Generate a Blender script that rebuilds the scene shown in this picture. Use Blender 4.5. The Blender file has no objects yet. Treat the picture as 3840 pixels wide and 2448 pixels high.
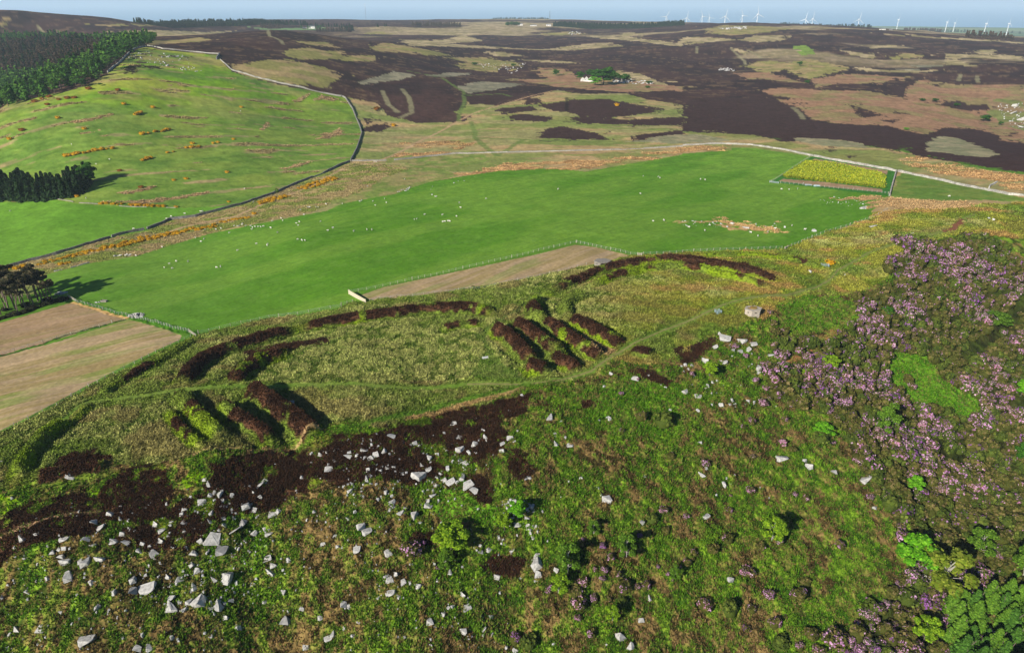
import bpy, math, random
import numpy as np
from mathutils import Vector, Matrix
R = math.radians
scene = bpy.context.scene
col = scene.collection

# ---------------------------------------------------------------- camera
F = 2595.0                                   # focal length in photograph pixels (3840 wide)
PITCH = R(25.1)
CAMZ = 100.0
cam_d = bpy.data.cameras.new("camera"); cam = bpy.data.objects.new("camera", cam_d); col.objects.link(cam)
cam_d.sensor_width = 36.0; cam_d.lens = F / 3840.0 * 36.0
cam_d.clip_start = 1.0; cam_d.clip_end = 200000.0
cam.location = (0, 0, CAMZ); cam.rotation_euler = (math.pi / 2 - PITCH, 0, 0)
scene.camera = cam

# ---------------------------------------------------------------- sky, sun, exposure
SUN_EL = R(27.0); SUN_DIR = math.atan2(-0.76, -0.65)       # the sun stands behind the camera on the left
w = bpy.data.worlds.new("World"); scene.world = w; w.use_nodes = True
nt = w.node_tree; nt.nodes.clear()
sky = nt.nodes.new('ShaderNodeTexSky'); sky.sky_type = 'NISHITA'; sky.sun_disc = False
sky.sun_elevation = SUN_EL
sky.sun_rotation = math.pi / 2 - SUN_DIR
sky.altitude = 330; sky.air_density = 1.0; sky.dust_density = 0.1; sky.ozone_density = 6.0
bg = nt.nodes.new('ShaderNodeBackground'); bg.inputs['Strength'].default_value = 0.058
wo = nt.nodes.new('ShaderNodeOutputWorld')
nt.links.new(sky.outputs[0], bg.inputs[0]); nt.links.new(bg.outputs[0], wo.inputs[0])
sl = bpy.data.lights.new("sun", 'SUN'); sl.energy = 4.9; sl.angle = R(0.5); sl.color = (1.0, 0.94, 0.84)
so = bpy.data.objects.new("sun", sl); col.objects.link(so)
sd = Vector((math.cos(SUN_DIR) * math.cos(SUN_EL), math.sin(SUN_DIR) * math.cos(SUN_EL), math.sin(SUN_EL)))
so.rotation_euler = sd.to_track_quat('Z', 'Y').to_euler(); so.location = sd * 500
scene.view_settings.view_transform = 'Standard'; scene.view_settings.look = 'None'
scene.view_settings.exposure = 0.55; scene.view_settings.gamma = 1.0
scene.cycles.max_bounces = 5; scene.cycles.diffuse_bounces = 2; scene.cycles.volume_bounces = 1
scene.cycles.transparent_max_bounces = 8

# ---------------------------------------------------------------- small maths
rng = np.random.default_rng(11)
random.seed(5)

def _h(ix, iy, s):
    n = (ix.astype(np.int64) * 374761393 + iy.astype(np.int64) * 668265263 + s * 974711) & 0xffffffff
    n = ((n ^ (n >> 13)) * 1274126177) & 0xffffffff
    n = (n ^ (n >> 16)) & 0xffffff
    return n / float(0xffffff)

def noise(x, y, s=0):
    x0 = np.floor(x); y0 = np.floor(y); fx = x - x0; fy = y - y0
    fx = fx * fx * (3 - 2 * fx); fy = fy * fy * (3 - 2 * fy)
    a = _h(x0, y0, s); b = _h(x0 + 1, y0, s); c = _h(x0, y0 + 1, s); d = _h(x0 + 1, y0 + 1, s)
    return (a + (b - a) * fx) * (1 - fy) + (c + (d - c) * fx) * fy

def fbm(x, y, o=4, s=0, g=0.5):
    t = 0; a = 1; n = 0
    for k in range(o):
        t = t + a * noise(x * 2 ** k + 17.3 * k, y * 2 ** k - 9.1 * k, s + k); n += a; a *= g
    return t / n

def sstep(a, b, x):
    t = np.clip((x - a) / (b - a), 0, 1); return t * t * (3 - 2 * t)

K = 3840 / 2408.0
cp, sp = math.cos(PITCH), math.sin(PITCH)

def ray(D):
    """direction through a point of the photograph (points are noted on a 2408 wide print of it)"""
    D = np.atleast_2d(np.asarray(D, float))
    X = (D[:, 0] * K - 1920) / F; Y = -(D[:, 1] * K - 1224) / F
    return np.stack([X, cp + Y * sp, -sp + Y * cp], 1)

def proj(x, y, z):
    dz = z - CAMZ
    dep = y * cp - dz * sp; up = y * sp + dz * cp
    dep = np.where(dep < 1, 1, dep)
    return (x / dep * F + 1920) / K, (1224 - up / dep * F) / K

def c(i, j, pts):
    """points noted on a close-up (the print was studied in 3 x 3 close-ups)"""
    return [(802.667 * i + x / 3.0, 511.667 * j + y / 3.0) for x, y in pts]

# ---------------------------------------------------------------- terrain
CPZ = [(0,1535,-24),(600,1535,-26),(1200,1535,-28),(1800,1535,-34),(2408,1535,-42),
 (0,1300,-12),(600,1300,-14),(1200,1300,-15),(1800,1300,-23),(2408,1300,-34),
 (0,1150,-4),(500,1090,-1),(850,1010,0),(1200,1150,-7),(1500,1000,-5),(1800,1050,-14),(2100,1100,-22),(2408,1050,-30),
 (0,1000,-4),(450,920,0),(1000,860,0),(1240,900,1),(1560,760,2),(1800,740,1),(1800,850,-5),(2100,850,-14),(2408,800,-20),
 (2100,590,2),(2408,480,6),(2250,540,4),(2250,700,-8),(2408,640,-6),
 (200,850,-6),(0,850,-10),(0,700,-15),(250,720,-10),(700,720,-4),(1000,690,-1),(1400,590,1),(1800,590,1),
 (700,560,-9),(1100,500,-8),(1500,450,-7),(1900,500,-3),(2000,400,-4),(2300,430,1),
 (0,630,-20),(400,540,-18),(700,440,-16),(840,385,-14),
 (100,520,-18),(0,460,-20),(300,400,-8),(600,330,-6),(0,330,-2),(400,250,12),(700,250,0),(840,300,-12),(0,262,10),
 (330,113,48),(510,132,38),(700,200,14),(250,165,36),(150,208,24),(420,118,44),
 (1200,350,-12),(1200,280,-12),(900,250,-8),(1000,200,0),(1500,300,-12),(2000,320,-8),(2408,380,0),(1700,250,-12),(2100,250,-12),(2330,290,-22),
 (1400,200,-5),(1100,150,0),(1700,150,-2),(2100,150,0),(2408,200,-5),(1900,110,15),(1450,120,2),
 (650,76,50),(900,102,26),(1000,118,17),(500,85,46),(800,110,30),
 (1000,80,5),(1300,72,5),(1500,66,8),(1700,57,24),(1900,61,16),(2100,72,8),(2408,98,0),
 (150,92,35),(60,72,38),(40,37,70),(140,55,30),(250,42,60),(300,60,30),(500,60,28),(620,62,24),(750,68,16)]
CPR = [(-500,90,-34),(-500,250,-14),(-700,100,-36),(-700,250,-16),(-450,400,-14),(-900,180,-24),(2900,90,-46),(2900,600,-12),(-900,70,-46),(100,1000,-18),(-150,900,-18),(200,1300,-4),(-300,1200,-10),(650,2400,2),(900,2300,2),(330,1300,22),(-400,2500,40),
 (-500,150,-20),(2900,150,-30),(2900,400,-8),(2900,900,-10),(2900,3000,0),(1200,55,-50),(0,55,-45),(2408,55,-60),(-600,55,-45),(3000,55,-60),(1700,3900,-8)] + \
 [(px, 5200, zz) for px, zz in ((-400,-20),(200,-20),(700,-20),(1200,-10),(1600,-30),(2000,-70),(2408,-95),(3000,-95))] + \
 [(px, 8000, -135) for px in (-600,0,600,1200,1800,2408,3000)] + [(px, 17000, -160) for px in (-600,0,600,1200,1800,2408,3000)]

def _cps():
    P = []
    for px, py, z in CPZ:
        d = ray((px, py))[0]; t = (CAMZ - z) / -d[2]
        P.append((math.atan2(d[0], d[1]), t * math.hypot(d[0], d[1]), z))
    for px, r, z in CPR:
        X = (px * K - 1920) / F
        P.append((math.atan2(X, cp), r, z))
    return np.array(P)
_P = _cps()
US = 2.6
_u = np.stack([_P[:, 0] * US, np.log(_P[:, 1])], 1)
def _phi(d2): return 0.5 * d2 * np.log(d2 + 1e-12)
_d2 = ((_u[:, None] - _u[None]) ** 2).sum(2)
_n = len(_P)
_A = np.zeros((_n + 3, _n + 3)); _A[:_n, :_n] = _phi(_d2) + np.eye(_n) * 2e-3
_A[:_n, _n] = 1; _A[:_n, _n + 1:] = _u; _A[_n:, :_n] = _A[:_n, _n:].T
_w = np.linalg.solve(_A, np.concatenate([_P[:, 2], np.zeros(3)]))

def base(x, y):
    shp = np.shape(x); x = np.ravel(x); y = np.ravel(y)
    u = np.arctan2(x, y) * US; v = np.log(np.maximum(np.hypot(x, y), 20))
    z = np.full(len(x), _w[_n]) + _w[_n + 1] * u + _w[_n + 2] * v
    for k in range(_n):
        z += _w[k] * _phi((u - _u[k, 0]) ** 2 + (v - _u[k, 1]) ** 2)
    return np.clip(z, -170, 90).reshape(shp)

_T = np.geomspace(70, 17000, 900)
def at(D):
    """where the view through D meets the ground"""
    d = ray(D); out = []
    h = d / np.hypot(d[:, 0], d[:, 1])[:, None]
    for q in h:
        z = CAMZ + q[2] * _T; g = base(q[0] * _T, q[1] * _T)
        b = np.nonzero(z < g)[0]
        if len(b) == 0: out.append((q[0] * 16000, q[1] * 16000)); continue
        k = max(b[0], 1); f0 = z[k - 1] - g[k - 1]; f1 = g[k] - z[k]; t = _T[k - 1] + (_T[k] - _T[k - 1]) * f0 / (f0 + f1)
        out.append((q[0] * t, q[1] * t))
    return np.array(out)

def pdist(x, y, P):
    """distance to a polyline, and how far along it (0..1) the nearest point is"""
    best = np.full(x.shape, 1e9); al = np.zeros(x.shape); n = len(P) - 1
    for k in range(n):
        ax, ay = P[k]; bx, by = P[k + 1]; dx, dy = bx - ax, by - ay
        t = np.clip(((x - ax) * dx + (y - ay) * dy) / (dx * dx + dy * dy + 1e-9), 0, 1)
        d = np.hypot(x - ax - t * dx, y - ay - t * dy)
        m = d < best; best = np.where(m, d, best); al = np.where(m, (k + t) / n, al)
    return best, al

BANKS = [  # earth banks of the two ring forts: points, half width, height
 ([(700,776),(803,757),(886,745),(989,731),(1053,727),(1110,729),(1160,738)], 1.9, 1.7),
 ([(690,778),(600,805),(520,830),(483,848),(450,872),(430,905)], 2.0, 2.0),
 ([(665,830),(610,850),(570,878),(545,905)], 1.9, 1.9),
 ([(420,930),(452,962),(493,1003),(520,1025)], 1.6, 1.8),
 ([(520,958),(560,985),(600,1010),(640,1032)], 1.6, 2.1),
 ([(590,918),(630,945),(672,975),(715,1008),(740,1030)], 2.3, 2.7),
 ([(207,950),(160,985),(110,1020),(75,1060),(48,1100),(50,1120)], 1.5, 1.5),
 ([(90,1125),(150,1120),(210,1110),(245,1103)], 1.6, 1.4),
 ([(395,970),(430,1010),(470,1045)], 1.0, 0.9),
 ([(1163,776),(1195,797),(1228,828),(1250,848)], 1.7, 2.3),
 ([(1243,862),(1262,870),(1282,876)], 1.9, 2.2),
 ([(1213,762),(1250,788),(1290,815),(1320,829)], 1.7, 2.1),
 ([(1306,837),(1336,858),(1364,876)], 1.8, 2.0),
 ([(1283,758),(1323,788),(1370,818),(1422,846)], 1.7, 2.0),
 ([(1345,752),(1386,775),(1436,800),(1463,814)], 1.7, 1.9),
 ([(1480,824),(1526,836)], 1.2, 1.1),
 ([(1264,706),(1252,722),(1256,742),(1275,752)], 1.8, 2.0),
 ([(1370,693),(1340,706),(1328,722),(1334,742)], 1.5, 1.4),
 ([(1290,692),(1353,660),(1396,643),(1456,626),(1513,618),(1570,612),(1606,613),(1690,625),(1760,641),(1822,657)], 1.7, 1.6),
 ([(1386,674),(1453,648),(1520,632),(1603,627),(1640,634),(1696,647),(1750,657),(1810,677)], 1.3, 1.3),
 ([(1046,775),(1080,765),(1125,762)], 1.2, 1.1),
 ([(455,800),(400,835),(340,865),(280,900),(235,930)], 1.2, 0.9),
 ([(1640,600),(1780,600),(1880,612),(1930,630)], 1.5, 0.8),
]
BK = [(at(p), w_, h_) for p, w_, h_ in BANKS]
PW = at([(150,985),(190,950),(215,943),(330,930),(430,915),(560,908),(700,905),(900,908),(1100,905),(1240,903),(1320,893),(1390,872),(1430,843),(1480,815),(1560,775),(1640,745),(1700,718),(1760,700),(1850,695)])
def banks(x, y):
    z = np.zeros(x.shape)
    for P, w_, h_ in BK:
        lo = P.min(0) - 12; hi = P.max(0) + 12
        m = (x > lo[0]) & (x < hi[0]) & (y > lo[1]) & (y < hi[1])
        if not m.any(): continue
        d, al = pdist(x[m], y[m], P); e = np.minimum(1, np.minimum(al, 1 - al) * 10 + 0.35)
        d = d * (0.85 + 0.3 * noise(x[m] * 0.15, y[m] * 0.15, 4))
        e = e * sstep(1.2, 4.2, pdist(x[m], y[m], PW)[0]); z[m] += 1.35 * h_ * e * (np.exp(-(d / w_) ** 4) * 0.5 + 0.5 * np.exp(-(d / w_) ** 2)) - h_ * 0.45 * e * np.exp(-((d - 2.3 * w_) / (0.9 * w_)) ** 2)
    return z

def ground(x, y):
    x = np.asarray(x, float); y = np.asarray(y, float)
    r = np.hypot(x, y)
    z = base(x, y)
    k = np.clip((r - 300) / 1500, 0, 1) * np.clip((6000 - r) / 2500, 0, 1)
    z = z + k * 17 * (fbm(x / 420, y / 420, 3, 40) - 0.5) + k * 7 * (fbm(x / 150, y / 150, 3, 45) - 0.5) + np.clip((r - 350) / 300, 0, 1) * 3.0 * (fbm(x / 90, y / 90, 3, 50) - 0.5)
    z = z + np.clip((600 - r) / 300, 0, 1) * 0.9 * (fbm(x / 14, y / 14, 2, 60) - 0.5)
    sc_ = np.clip((-3 - z) / 6, 0, 1) * np.clip((330 - r) / 60, 0, 1) * np.clip((y - 0.18 * x - 60) * -1 / 40 + 3, 0, 1); z = z + sc_ * (2.6 * (fbm(x / 11, y / 11, 3, 64) - 0.5) + 1.1 * (fbm(x / 3.4, y / 3.4, 2, 66) - 0.5))
    near = r < 420
    if near.any():
        zz = z[near]; zz += banks(x[near], y[near]); z = z.copy(); z[near] = zz
    return z

# ---------------------------------------------------------------- helpers for objects
def tag(o, label=None, cat=None, group=None, kind=None):
    if label: o['label'] = label
    if cat: o['category'] = cat
    if group: o['group'] = group
    if kind: o['kind'] = kind
    return o

def lin(v):
    v = np.asarray(v, float) / 255.0
    return np.where(v < 0.04045, v / 12.92, ((v + 0.055) / 1.055) ** 2.4)
GAIN = 1.12
def alb(*rgb):
    return np.clip(lin(rgb) / GAIN, 0.004, 0.8)

def np_mesh(name, V, Q, cols=None, smooth=False):
    """V (n,3), Q (m,k) faces of one size, cols (n,3) albedo per vertex"""
    me = bpy.data.meshes.new(name); V = np.asarray(V, np.float32); Q = np.asarray(Q, np.int32); m, k = Q.shape
    me.vertices.add(len(V)); me.vertices.foreach_set('co', V.ravel())
    me.loops.add(m * k); me.loops.foreach_set('vertex_index', Q.ravel())
    me.polygons.add(m); me.polygons.foreach_set('loop_start', np.arange(0, m * k, k, dtype=np.int32))
    me.polygons.foreach_set('loop_total', np.full(m, k, np.int32))
    me.update(calc_edges=True)
    if smooth: me.polygons.foreach_set('use_smooth', np.ones(m, bool))
    if cols is not None:
        a = me.color_attributes.new('cover', 'FLOAT_COLOR', 'POINT')
        cc = np.ones((len(V), 4), np.float32); cc[:, :3] = cols
        a.data.foreach_set('color', cc.ravel())
    return me

def link(name, me, mat=None, parent=None, loc=None):
    o = bpy.data.objects.new(name, me); col.objects.link(o)
    if mat is not None and len(me.materials) == 0: me.materials.append(mat)
    if parent is not None: o.parent = parent
    if loc is not None: o.location = loc
    return o

def mat_cover(name, nscale, namt, rough=0.95, bump=0.0, trans=0.0, spec=0.15):
    m = bpy.data.materials.new(name); m.use_nodes = True; t = m.node_tree; b = t.nodes['Principled BSDF']
    b.inputs['Roughness'].default_value = rough; b.inputs['Specular IOR Level'].default_value = spec
    at_ = t.nodes.new('ShaderNodeAttribute'); at_.attribute_name = 'cover'
    no = t.nodes.new('ShaderNodeTexNoise'); no.inputs['Scale'].default_value = nscale; no.inputs['Detail'].default_value = 4
    ge = t.nodes.new('ShaderNodeNewGeometry'); t.links.new(ge.outputs['Position'], no.inputs['Vector'])
    mr = t.nodes.new('ShaderNodeMapRange'); mr.inputs[1].default_value = 0.3; mr.inputs[2].default_value = 0.7
    mr.inputs[3].default_value = 1 - namt; mr.inputs[4].default_value = 1 + namt
    t.links.new(no.outputs[0], mr.inputs[0])
    mx = t.nodes.new('ShaderNodeVectorMath'); mx.operation = 'SCALE'
    t.links.new(at_.outputs['Color'], mx.inputs[0]); t.links.new(mr.outputs[0], mx.inputs['Scale'])
    t.links.new(mx.outputs[0], b.inputs['Base Color'])
    if bump:
        bu = t.nodes.new('ShaderNodeBump'); bu.inputs['Strength'].default_value = bump; bu.inputs['Distance'].default_value = 0.3
        t.links.new(no.outputs[0], bu.inputs['Height']); t.links.new(bu.outputs[0], b.inputs['Normal'])
    if trans:
        b.inputs['Subsurface Weight'].default_value = 0
        tr = t.nodes.new('ShaderNodeBsdfTranslucent'); t.links.new(mx.outputs[0], tr.inputs[0])
        ms = t.nodes.new('ShaderNodeMixShader'); ms.inputs[0].default_value = trans
        t.links.new(b.outputs[0], ms.inputs[1]); t.links.new(tr.outputs[0], ms.inputs[2])
        t.links.new(ms.outputs[0], t.nodes['Material Output'].inputs[0])
    return m

def mat_plain(name, rgb, rgb2=None, nscale=2.0, rough=0.9, bump=0.2, spec=0.2, metal=0.0):
    m = bpy.data.materials.new(name); m.use_nodes = True; t = m.node_tree; b = t.nodes['Principled BSDF']
    b.inputs['Roughness'].default_value = rough; b.inputs['Specular IOR Level'].default_value = spec; b.inputs['Metallic'].default_value = metal
    no = t.nodes.new('ShaderNodeTexNoise'); no.inputs['Scale'].default_value = nscale; no.inputs['Detail'].default_value = 6
    tc = t.nodes.new('ShaderNodeTexCoord'); t.links.new(tc.outputs['Object'], no.inputs['Vector'])
    cr = t.nodes.new('ShaderNodeValToRGB'); cr.color_ramp.elements[0].position = 0.35; cr.color_ramp.elements[1].position = 0.65
    rgb2 = rgb if rgb2 is None else rgb2
    cr.color_ramp.elements[0].color = (*rgb2, 1); cr.color_ramp.elements[1].color = (*rgb, 1)
    t.links.new(no.outputs[0], cr.inputs[0]); t.links.new(cr.outputs[0], b.inputs['Base Color'])
    if bump:
        bu = t.nodes.new('ShaderNodeBump'); bu.inputs['Strength'].default_value = bump; bu.inputs['Distance'].default_value = 0.05
        t.links.new(no.outputs[0], bu.inputs['Height']); t.links.new(bu.outputs[0], b.inputs['Normal'])
    return m

# ---------------------------------------------------------------- ground sheet
def make_rows():
    r = [34.0]
    while r[-1] < 10300:
        q = r[-1]; d = max(0.30, 0.52 * q * q / 69200); d = min(d, 0.012 * q + 0.3)
        if q < 100: d = max(d, 0.5 + (100 - q) * 0.02)
        r.append(q + d)
    return np.array(r)
ROWS = make_rows()
_c0 = np.concatenate([np.linspace(-1.25, -0.86, 22)[:-1], np.linspace(-0.86, 0.86, 1340), np.linspace(0.86, 1.25, 22)[1:]])
TH, RR = np.meshgrid(_c0, ROWS)
GX = RR * np.sin(TH); GY = RR * np.cos(TH)
gx, gy, gr = GX.ravel(), GY.ravel(), RR.ravel()
gb = ground(gx, gy)
print('ground verts', len(gx))
U0, V0 = proj(gx, gy, gb)

def warped(a, s, seed, cap=40):
    amp = np.minimum(a * gr, cap)
    q = np.maximum(gr * s, 0.8)
    # the wavelength grows in steps with distance
    k = 2.0 ** np.round(np.log2(q))
    dx = (fbm(gx / k, gy / k, 5, seed, 0.62) - 0.5) * 2 * amp; dy = (fbm(gx / k, gy / k, 5, seed + 9, 0.62) - 0.5) * 2 * amp
    return proj(gx + dx, gy + dy, gb)
UV = [(U0, V0), warped(0.012, 0.03, 70), warped(0.05, 0.045, 90, 200)]

def inpoly(P, wv=1):
    U, V = UV[wv]; P = np.asarray(P, float)
    m = (U >= P[:, 0].min()) & (U <= P[:, 0].max()) & (V >= P[:, 1].min()) & (V <= P[:, 1].max())
    ix = np.nonzero(m)[0]; u = U[ix]; v = V[ix]; ins = np.zeros(len(ix), bool)
    for k in range(len(P)):
        x1, y1 = P[k - 1]; x2, y2 = P[k]
        if y1 == y2: continue
        t = (v - y1) / (y2 - y1)
        ins ^= ((y1 > v) != (y2 > v)) & (u < x1 + t * (x2 - x1))
    out = np.zeros(len(U)); out[ix[ins]] = 1
    return out

cov = np.zeros((len(gx), 3)); micro = np.full(len(gx), 0.1)   # land cover colour, roughness of the sward in metres
MASK = {}
def lay(m, rgb, mic=None, rgb2=None, n=None):
    """lay one land cover over the sheet where m > 0; two tones mixed by n"""
    global cov, micro
    ix = np.nonzero(m > 0.003)[0]; a = m[ix][:, None]
    cc = alb(*rgb)[None]
    if rgb2 is not None: cc = cc * (1 - n[ix][:, None]) + alb(*rgb2)[None] * n[ix][:, None]
    cov[ix] = cov[ix] * (1 - a) + cc * a
    if mic is not None: micro[ix] = micro[ix] * (1 - m[ix]) + mic * m[ix]

def nz(sx, sy, seed, lo=0.4, hi=0.6, o=4, ang=0.0):
    x = gx * math.cos(ang) + gy * math.sin(ang); y = -gx * math.sin(ang) + gy * math.cos(ang)
    return sstep(lo, hi, fbm(x / sx, y / sy, o, seed))

n_big = nz(60, 60, 1); n_mid = nz(9, 9, 2); n_fin = nz(1.1, 1.1, 3, 0.38, 0.62, 3); n_huge = nz(420, 300, 5); n_f2 = nz(2.4, 2.4, 8, 0.4, 0.6)
n_str = nz(500, 260, 6, 0.52, 0.60, 5); n_pt = nz(25, 25, 12, 0.45, 0.6)
HEA, HEA2 = (74, 53, 48), (58, 43, 41)
one = np.ones(len(gx))
lam = np.maximum(0.55, np.minimum(gr * 0.0042, 12)); k2 = 2.0 ** (np.round(np.log2(lam) * 2) / 2)
rel = (fbm(gx / k2 / 1.15, gy / k2 / 1.15, 3, 101, 0.6) - 0.5) * 2 + 0.6 * (nz(2.6, 2.6, 104, 0.3, 0.7, 2) - 0.5)
n_rel = sstep(-0.35, 0.40, rel)
k4 = 2.0 ** np.round(np.log2(np.maximum(gr * 0.0045, .5))); n_px = fbm(gx / k4, gy / k4, 3, 190, 0.8)
k3 = 2.0 ** np.round(np.log2(np.maximum(gr * 0.012, 2))); n_far = fbm(gx / k3, gy / k3 * 1.6, 4, 140, 0.7)
# ---- far moor
lay(one, HEA, 0.25, HEA2, n_big)
lay(sstep(0.58, 0.66, n_far), (96, 76, 58), 0.25)
lay(sstep(720, 600, gr), (92, 132, 40), 0.1)
farm_ = sstep(1200, 1700, gr) * nz(620, 330, 21, 0.57, 0.62, 5) * sstep(700, 1000, U0)
lay(farm_, (176, 156, 120), 0.1, (150, 136, 96), n_pt)
PALE = [c(1,0,[(380,280),(700,285),(870,250),(1000,290),(760,310),(1000,325),(1240,345),(1450,350),(1650,320),(1900,300),(2000,330),(1700,350),(1560,360),(1200,350),(700,330),(500,325)]),
 c(1,0,[(80,195),(520,215),(900,240),(1100,235),(640,248),(500,228)]), c(1,0,[(1740,255),(1960,262),(1990,235),(2080,230),(2050,268),(2408,310),(2408,330),(2050,290),(1800,272)]),
 c(1,0,[(980,368),(1150,372),(1310,395),(1130,402)]), c(1,0,[(1280,425),(1500,428),(1760,452),(1500,447)]),
 c(0,0,[(850,222),(1100,214),(1450,230),(1700,215),(1500,242),(1200,256),(980,262)]),
 c(2,0,[(30,262),(300,272),(520,300),(700,292),(780,255),(520,248),(400,280),(200,300),(0,320),(-40,300)]),
 c(2,0,[(1860,380),(2080,385),(2408,398),(2408,424),(1990,410),(1930,420),(2090,470),(1880,462),(1840,430)]), c(2,0,[(2050,365),(2200,350),(2250,375),(2120,390)]),
 c(2,0,[(1250,480),(1500,500),(1850,493),(1700,512),(1300,507)]), c(2,0,[(1100,355),(1280,375),(1380,375),(1340,420),(1220,395)]),
 c(2,0,[(1320,232),(1700,258),(2408,300),(2408,312),(1500,252)]), c(2,0,[(1280,338),(1500,318),(1545,322),(1350,345)]),
 c(2,0,[(330,335),(380,345),(470,370),(440,390),(360,370)]), c(1,0,[(1900,500),(2100,520),(2408,640),(2408,655),(2150,590),(2000,560)])]
def frag(p, a=0.0):
    q = (inpoly(p, 0) + inpoly(p, 1) + inpoly(p, 2)) / 3
    return sstep(0.44, 0.60, q + (n_far - 0.5) * 1.5 * (q > 0) + a)
for k, p in enumerate(PALE): lay(frag(p) * 0.95, (186, 166, 124), 0.1, (150, 138, 92), n_pt)
TAN = [c(2,0,[(150,240),(170,200),(300,180),(600,190),(750,205),(600,232),(350,250)]), c(2,0,[(440,470),(560,430),(750,440),(900,420),(1050,450),(1200,480),(900,560),(830,540),(720,490),(560,520)]),
 c(2,0,[(1460,410),(1600,375),(1710,400),(1600,412),(1480,426)]), c(1,0,[(1400,240),(1600,225),(1750,245),(1500,250)]), c(1,0,[(150,235),(280,225),(390,240),(200,245)]),
 c(1,0,[(300,300),(420,320),(600,350),(800,395),(600,392),(420,372),(250,362),(200,340)]), c(1,0,[(0,393),(240,395),(245,435),(350,437),(0,432)]),
 c(1,0,[(690,402),(1000,410),(1200,430),(1290,470),(1120,470),(1100,510),(870,490),(800,460),(900,440)]),
 c(0,0,[(2030,350),(2150,340),(2408,370),(2408,420),(2130,422),(2000,392)]), c(0,0,[(1590,450),(1700,455),(1900,420),(2130,440),(2300,480),(2408,540),(2300,622),(2100,602),(1800,558),(1660,515)]),
 c(0,0,[(2080,293),(2300,300),(2408,345),(2200,322)]), c(0,0,[(540,165),(700,175),(860,170),(840,190),(700,185)]), c(0,0,[(900,165),(1070,180),(980,190)]), c(0,0,[(0,150),(110,108),(30,200),(0,200)]),
 c(0,0,[(950,290),(1250,285),(1400,265),(1500,285),(1200,310),(1040,320)])]
for p in TAN: lay(frag(p), (142, 136, 76), 0.12, (166, 144, 98), n_pt)
lay(inpoly(c(2,0,[(760,330),(860,318),(930,390),(830,390)]), 1), (124, 150, 58), 0.1)
GREY = [c(1,0,[(110,590),(380,500),(530,530),(350,575),(180,600)]), c(1,0,[(600,535),(750,515),(930,520),(720,550)]), c(1,0,[(830,605),(1000,575),(1280,595),(1100,630),(880,665)]),
 c(1,0,[(1390,680),(1540,635),(1600,680),(1450,690)]), c(2,0,[(1580,455),(1850,463),(1720,480)]), c(2,0,[(1500,488),(1700,490),(1600,503)]),
 c(0,0,[(1730,188),(1900,203),(2300,196),(2300,216),(1850,212)])]
BROWN = [c(1,0,[(1080,562),(1450,562),(1380,480),(1600,490),(1680,545),(2000,560),(2150,590),(2408,612),(2408,652),(2200,642),(1990,652),(1500,612),(1300,577)]),
 c(2,0,[(550,640),(700,620),(1000,640),(1300,640),(1500,690),(1650,720),(1900,760),(2100,800),(2300,880),(2350,950),(2370,1010),(2210,990),(2270,960),(1900,900),(1720,945),(1600,930),(1450,890),(1300,880),(1170,880),(1050,870),(900,840),(820,760),(700,720)]),
 c(2,0,[(1530,640),(1700,560),(1900,600),(2408,600),(2500,760),(2500,1020),(2370,1010),(2300,880),(2100,800),(1900,740),(1700,735),(1540,690)]),
 c(2,0,[(370,520),(600,510),(860,590),(700,575),(560,558),(460,562)]), c(2,0,[(900,560),(1200,520),(1500,545),(1400,600),(1100,590),(950,620)])]
for p in BROWN: lay(frag(p, 0.05), (158, 122, 92), 0.12, (144, 128, 84), n_pt)
for p in GREY[:6]: lay(inpoly(p, 1), (152, 144, 116), 0.1, (126, 122, 98), n_pt)
lay(inpoly(GREY[6], 0), (120, 150, 96), 0.02)
lay(inpoly(c(2,0,[(2200,700),(2408,700),(2500,950),(2408,930),(2250,880),(2150,780)]), 1) * 0.8, (110, 128, 62), 0.2, (150, 122, 90), n_pt)
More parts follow.
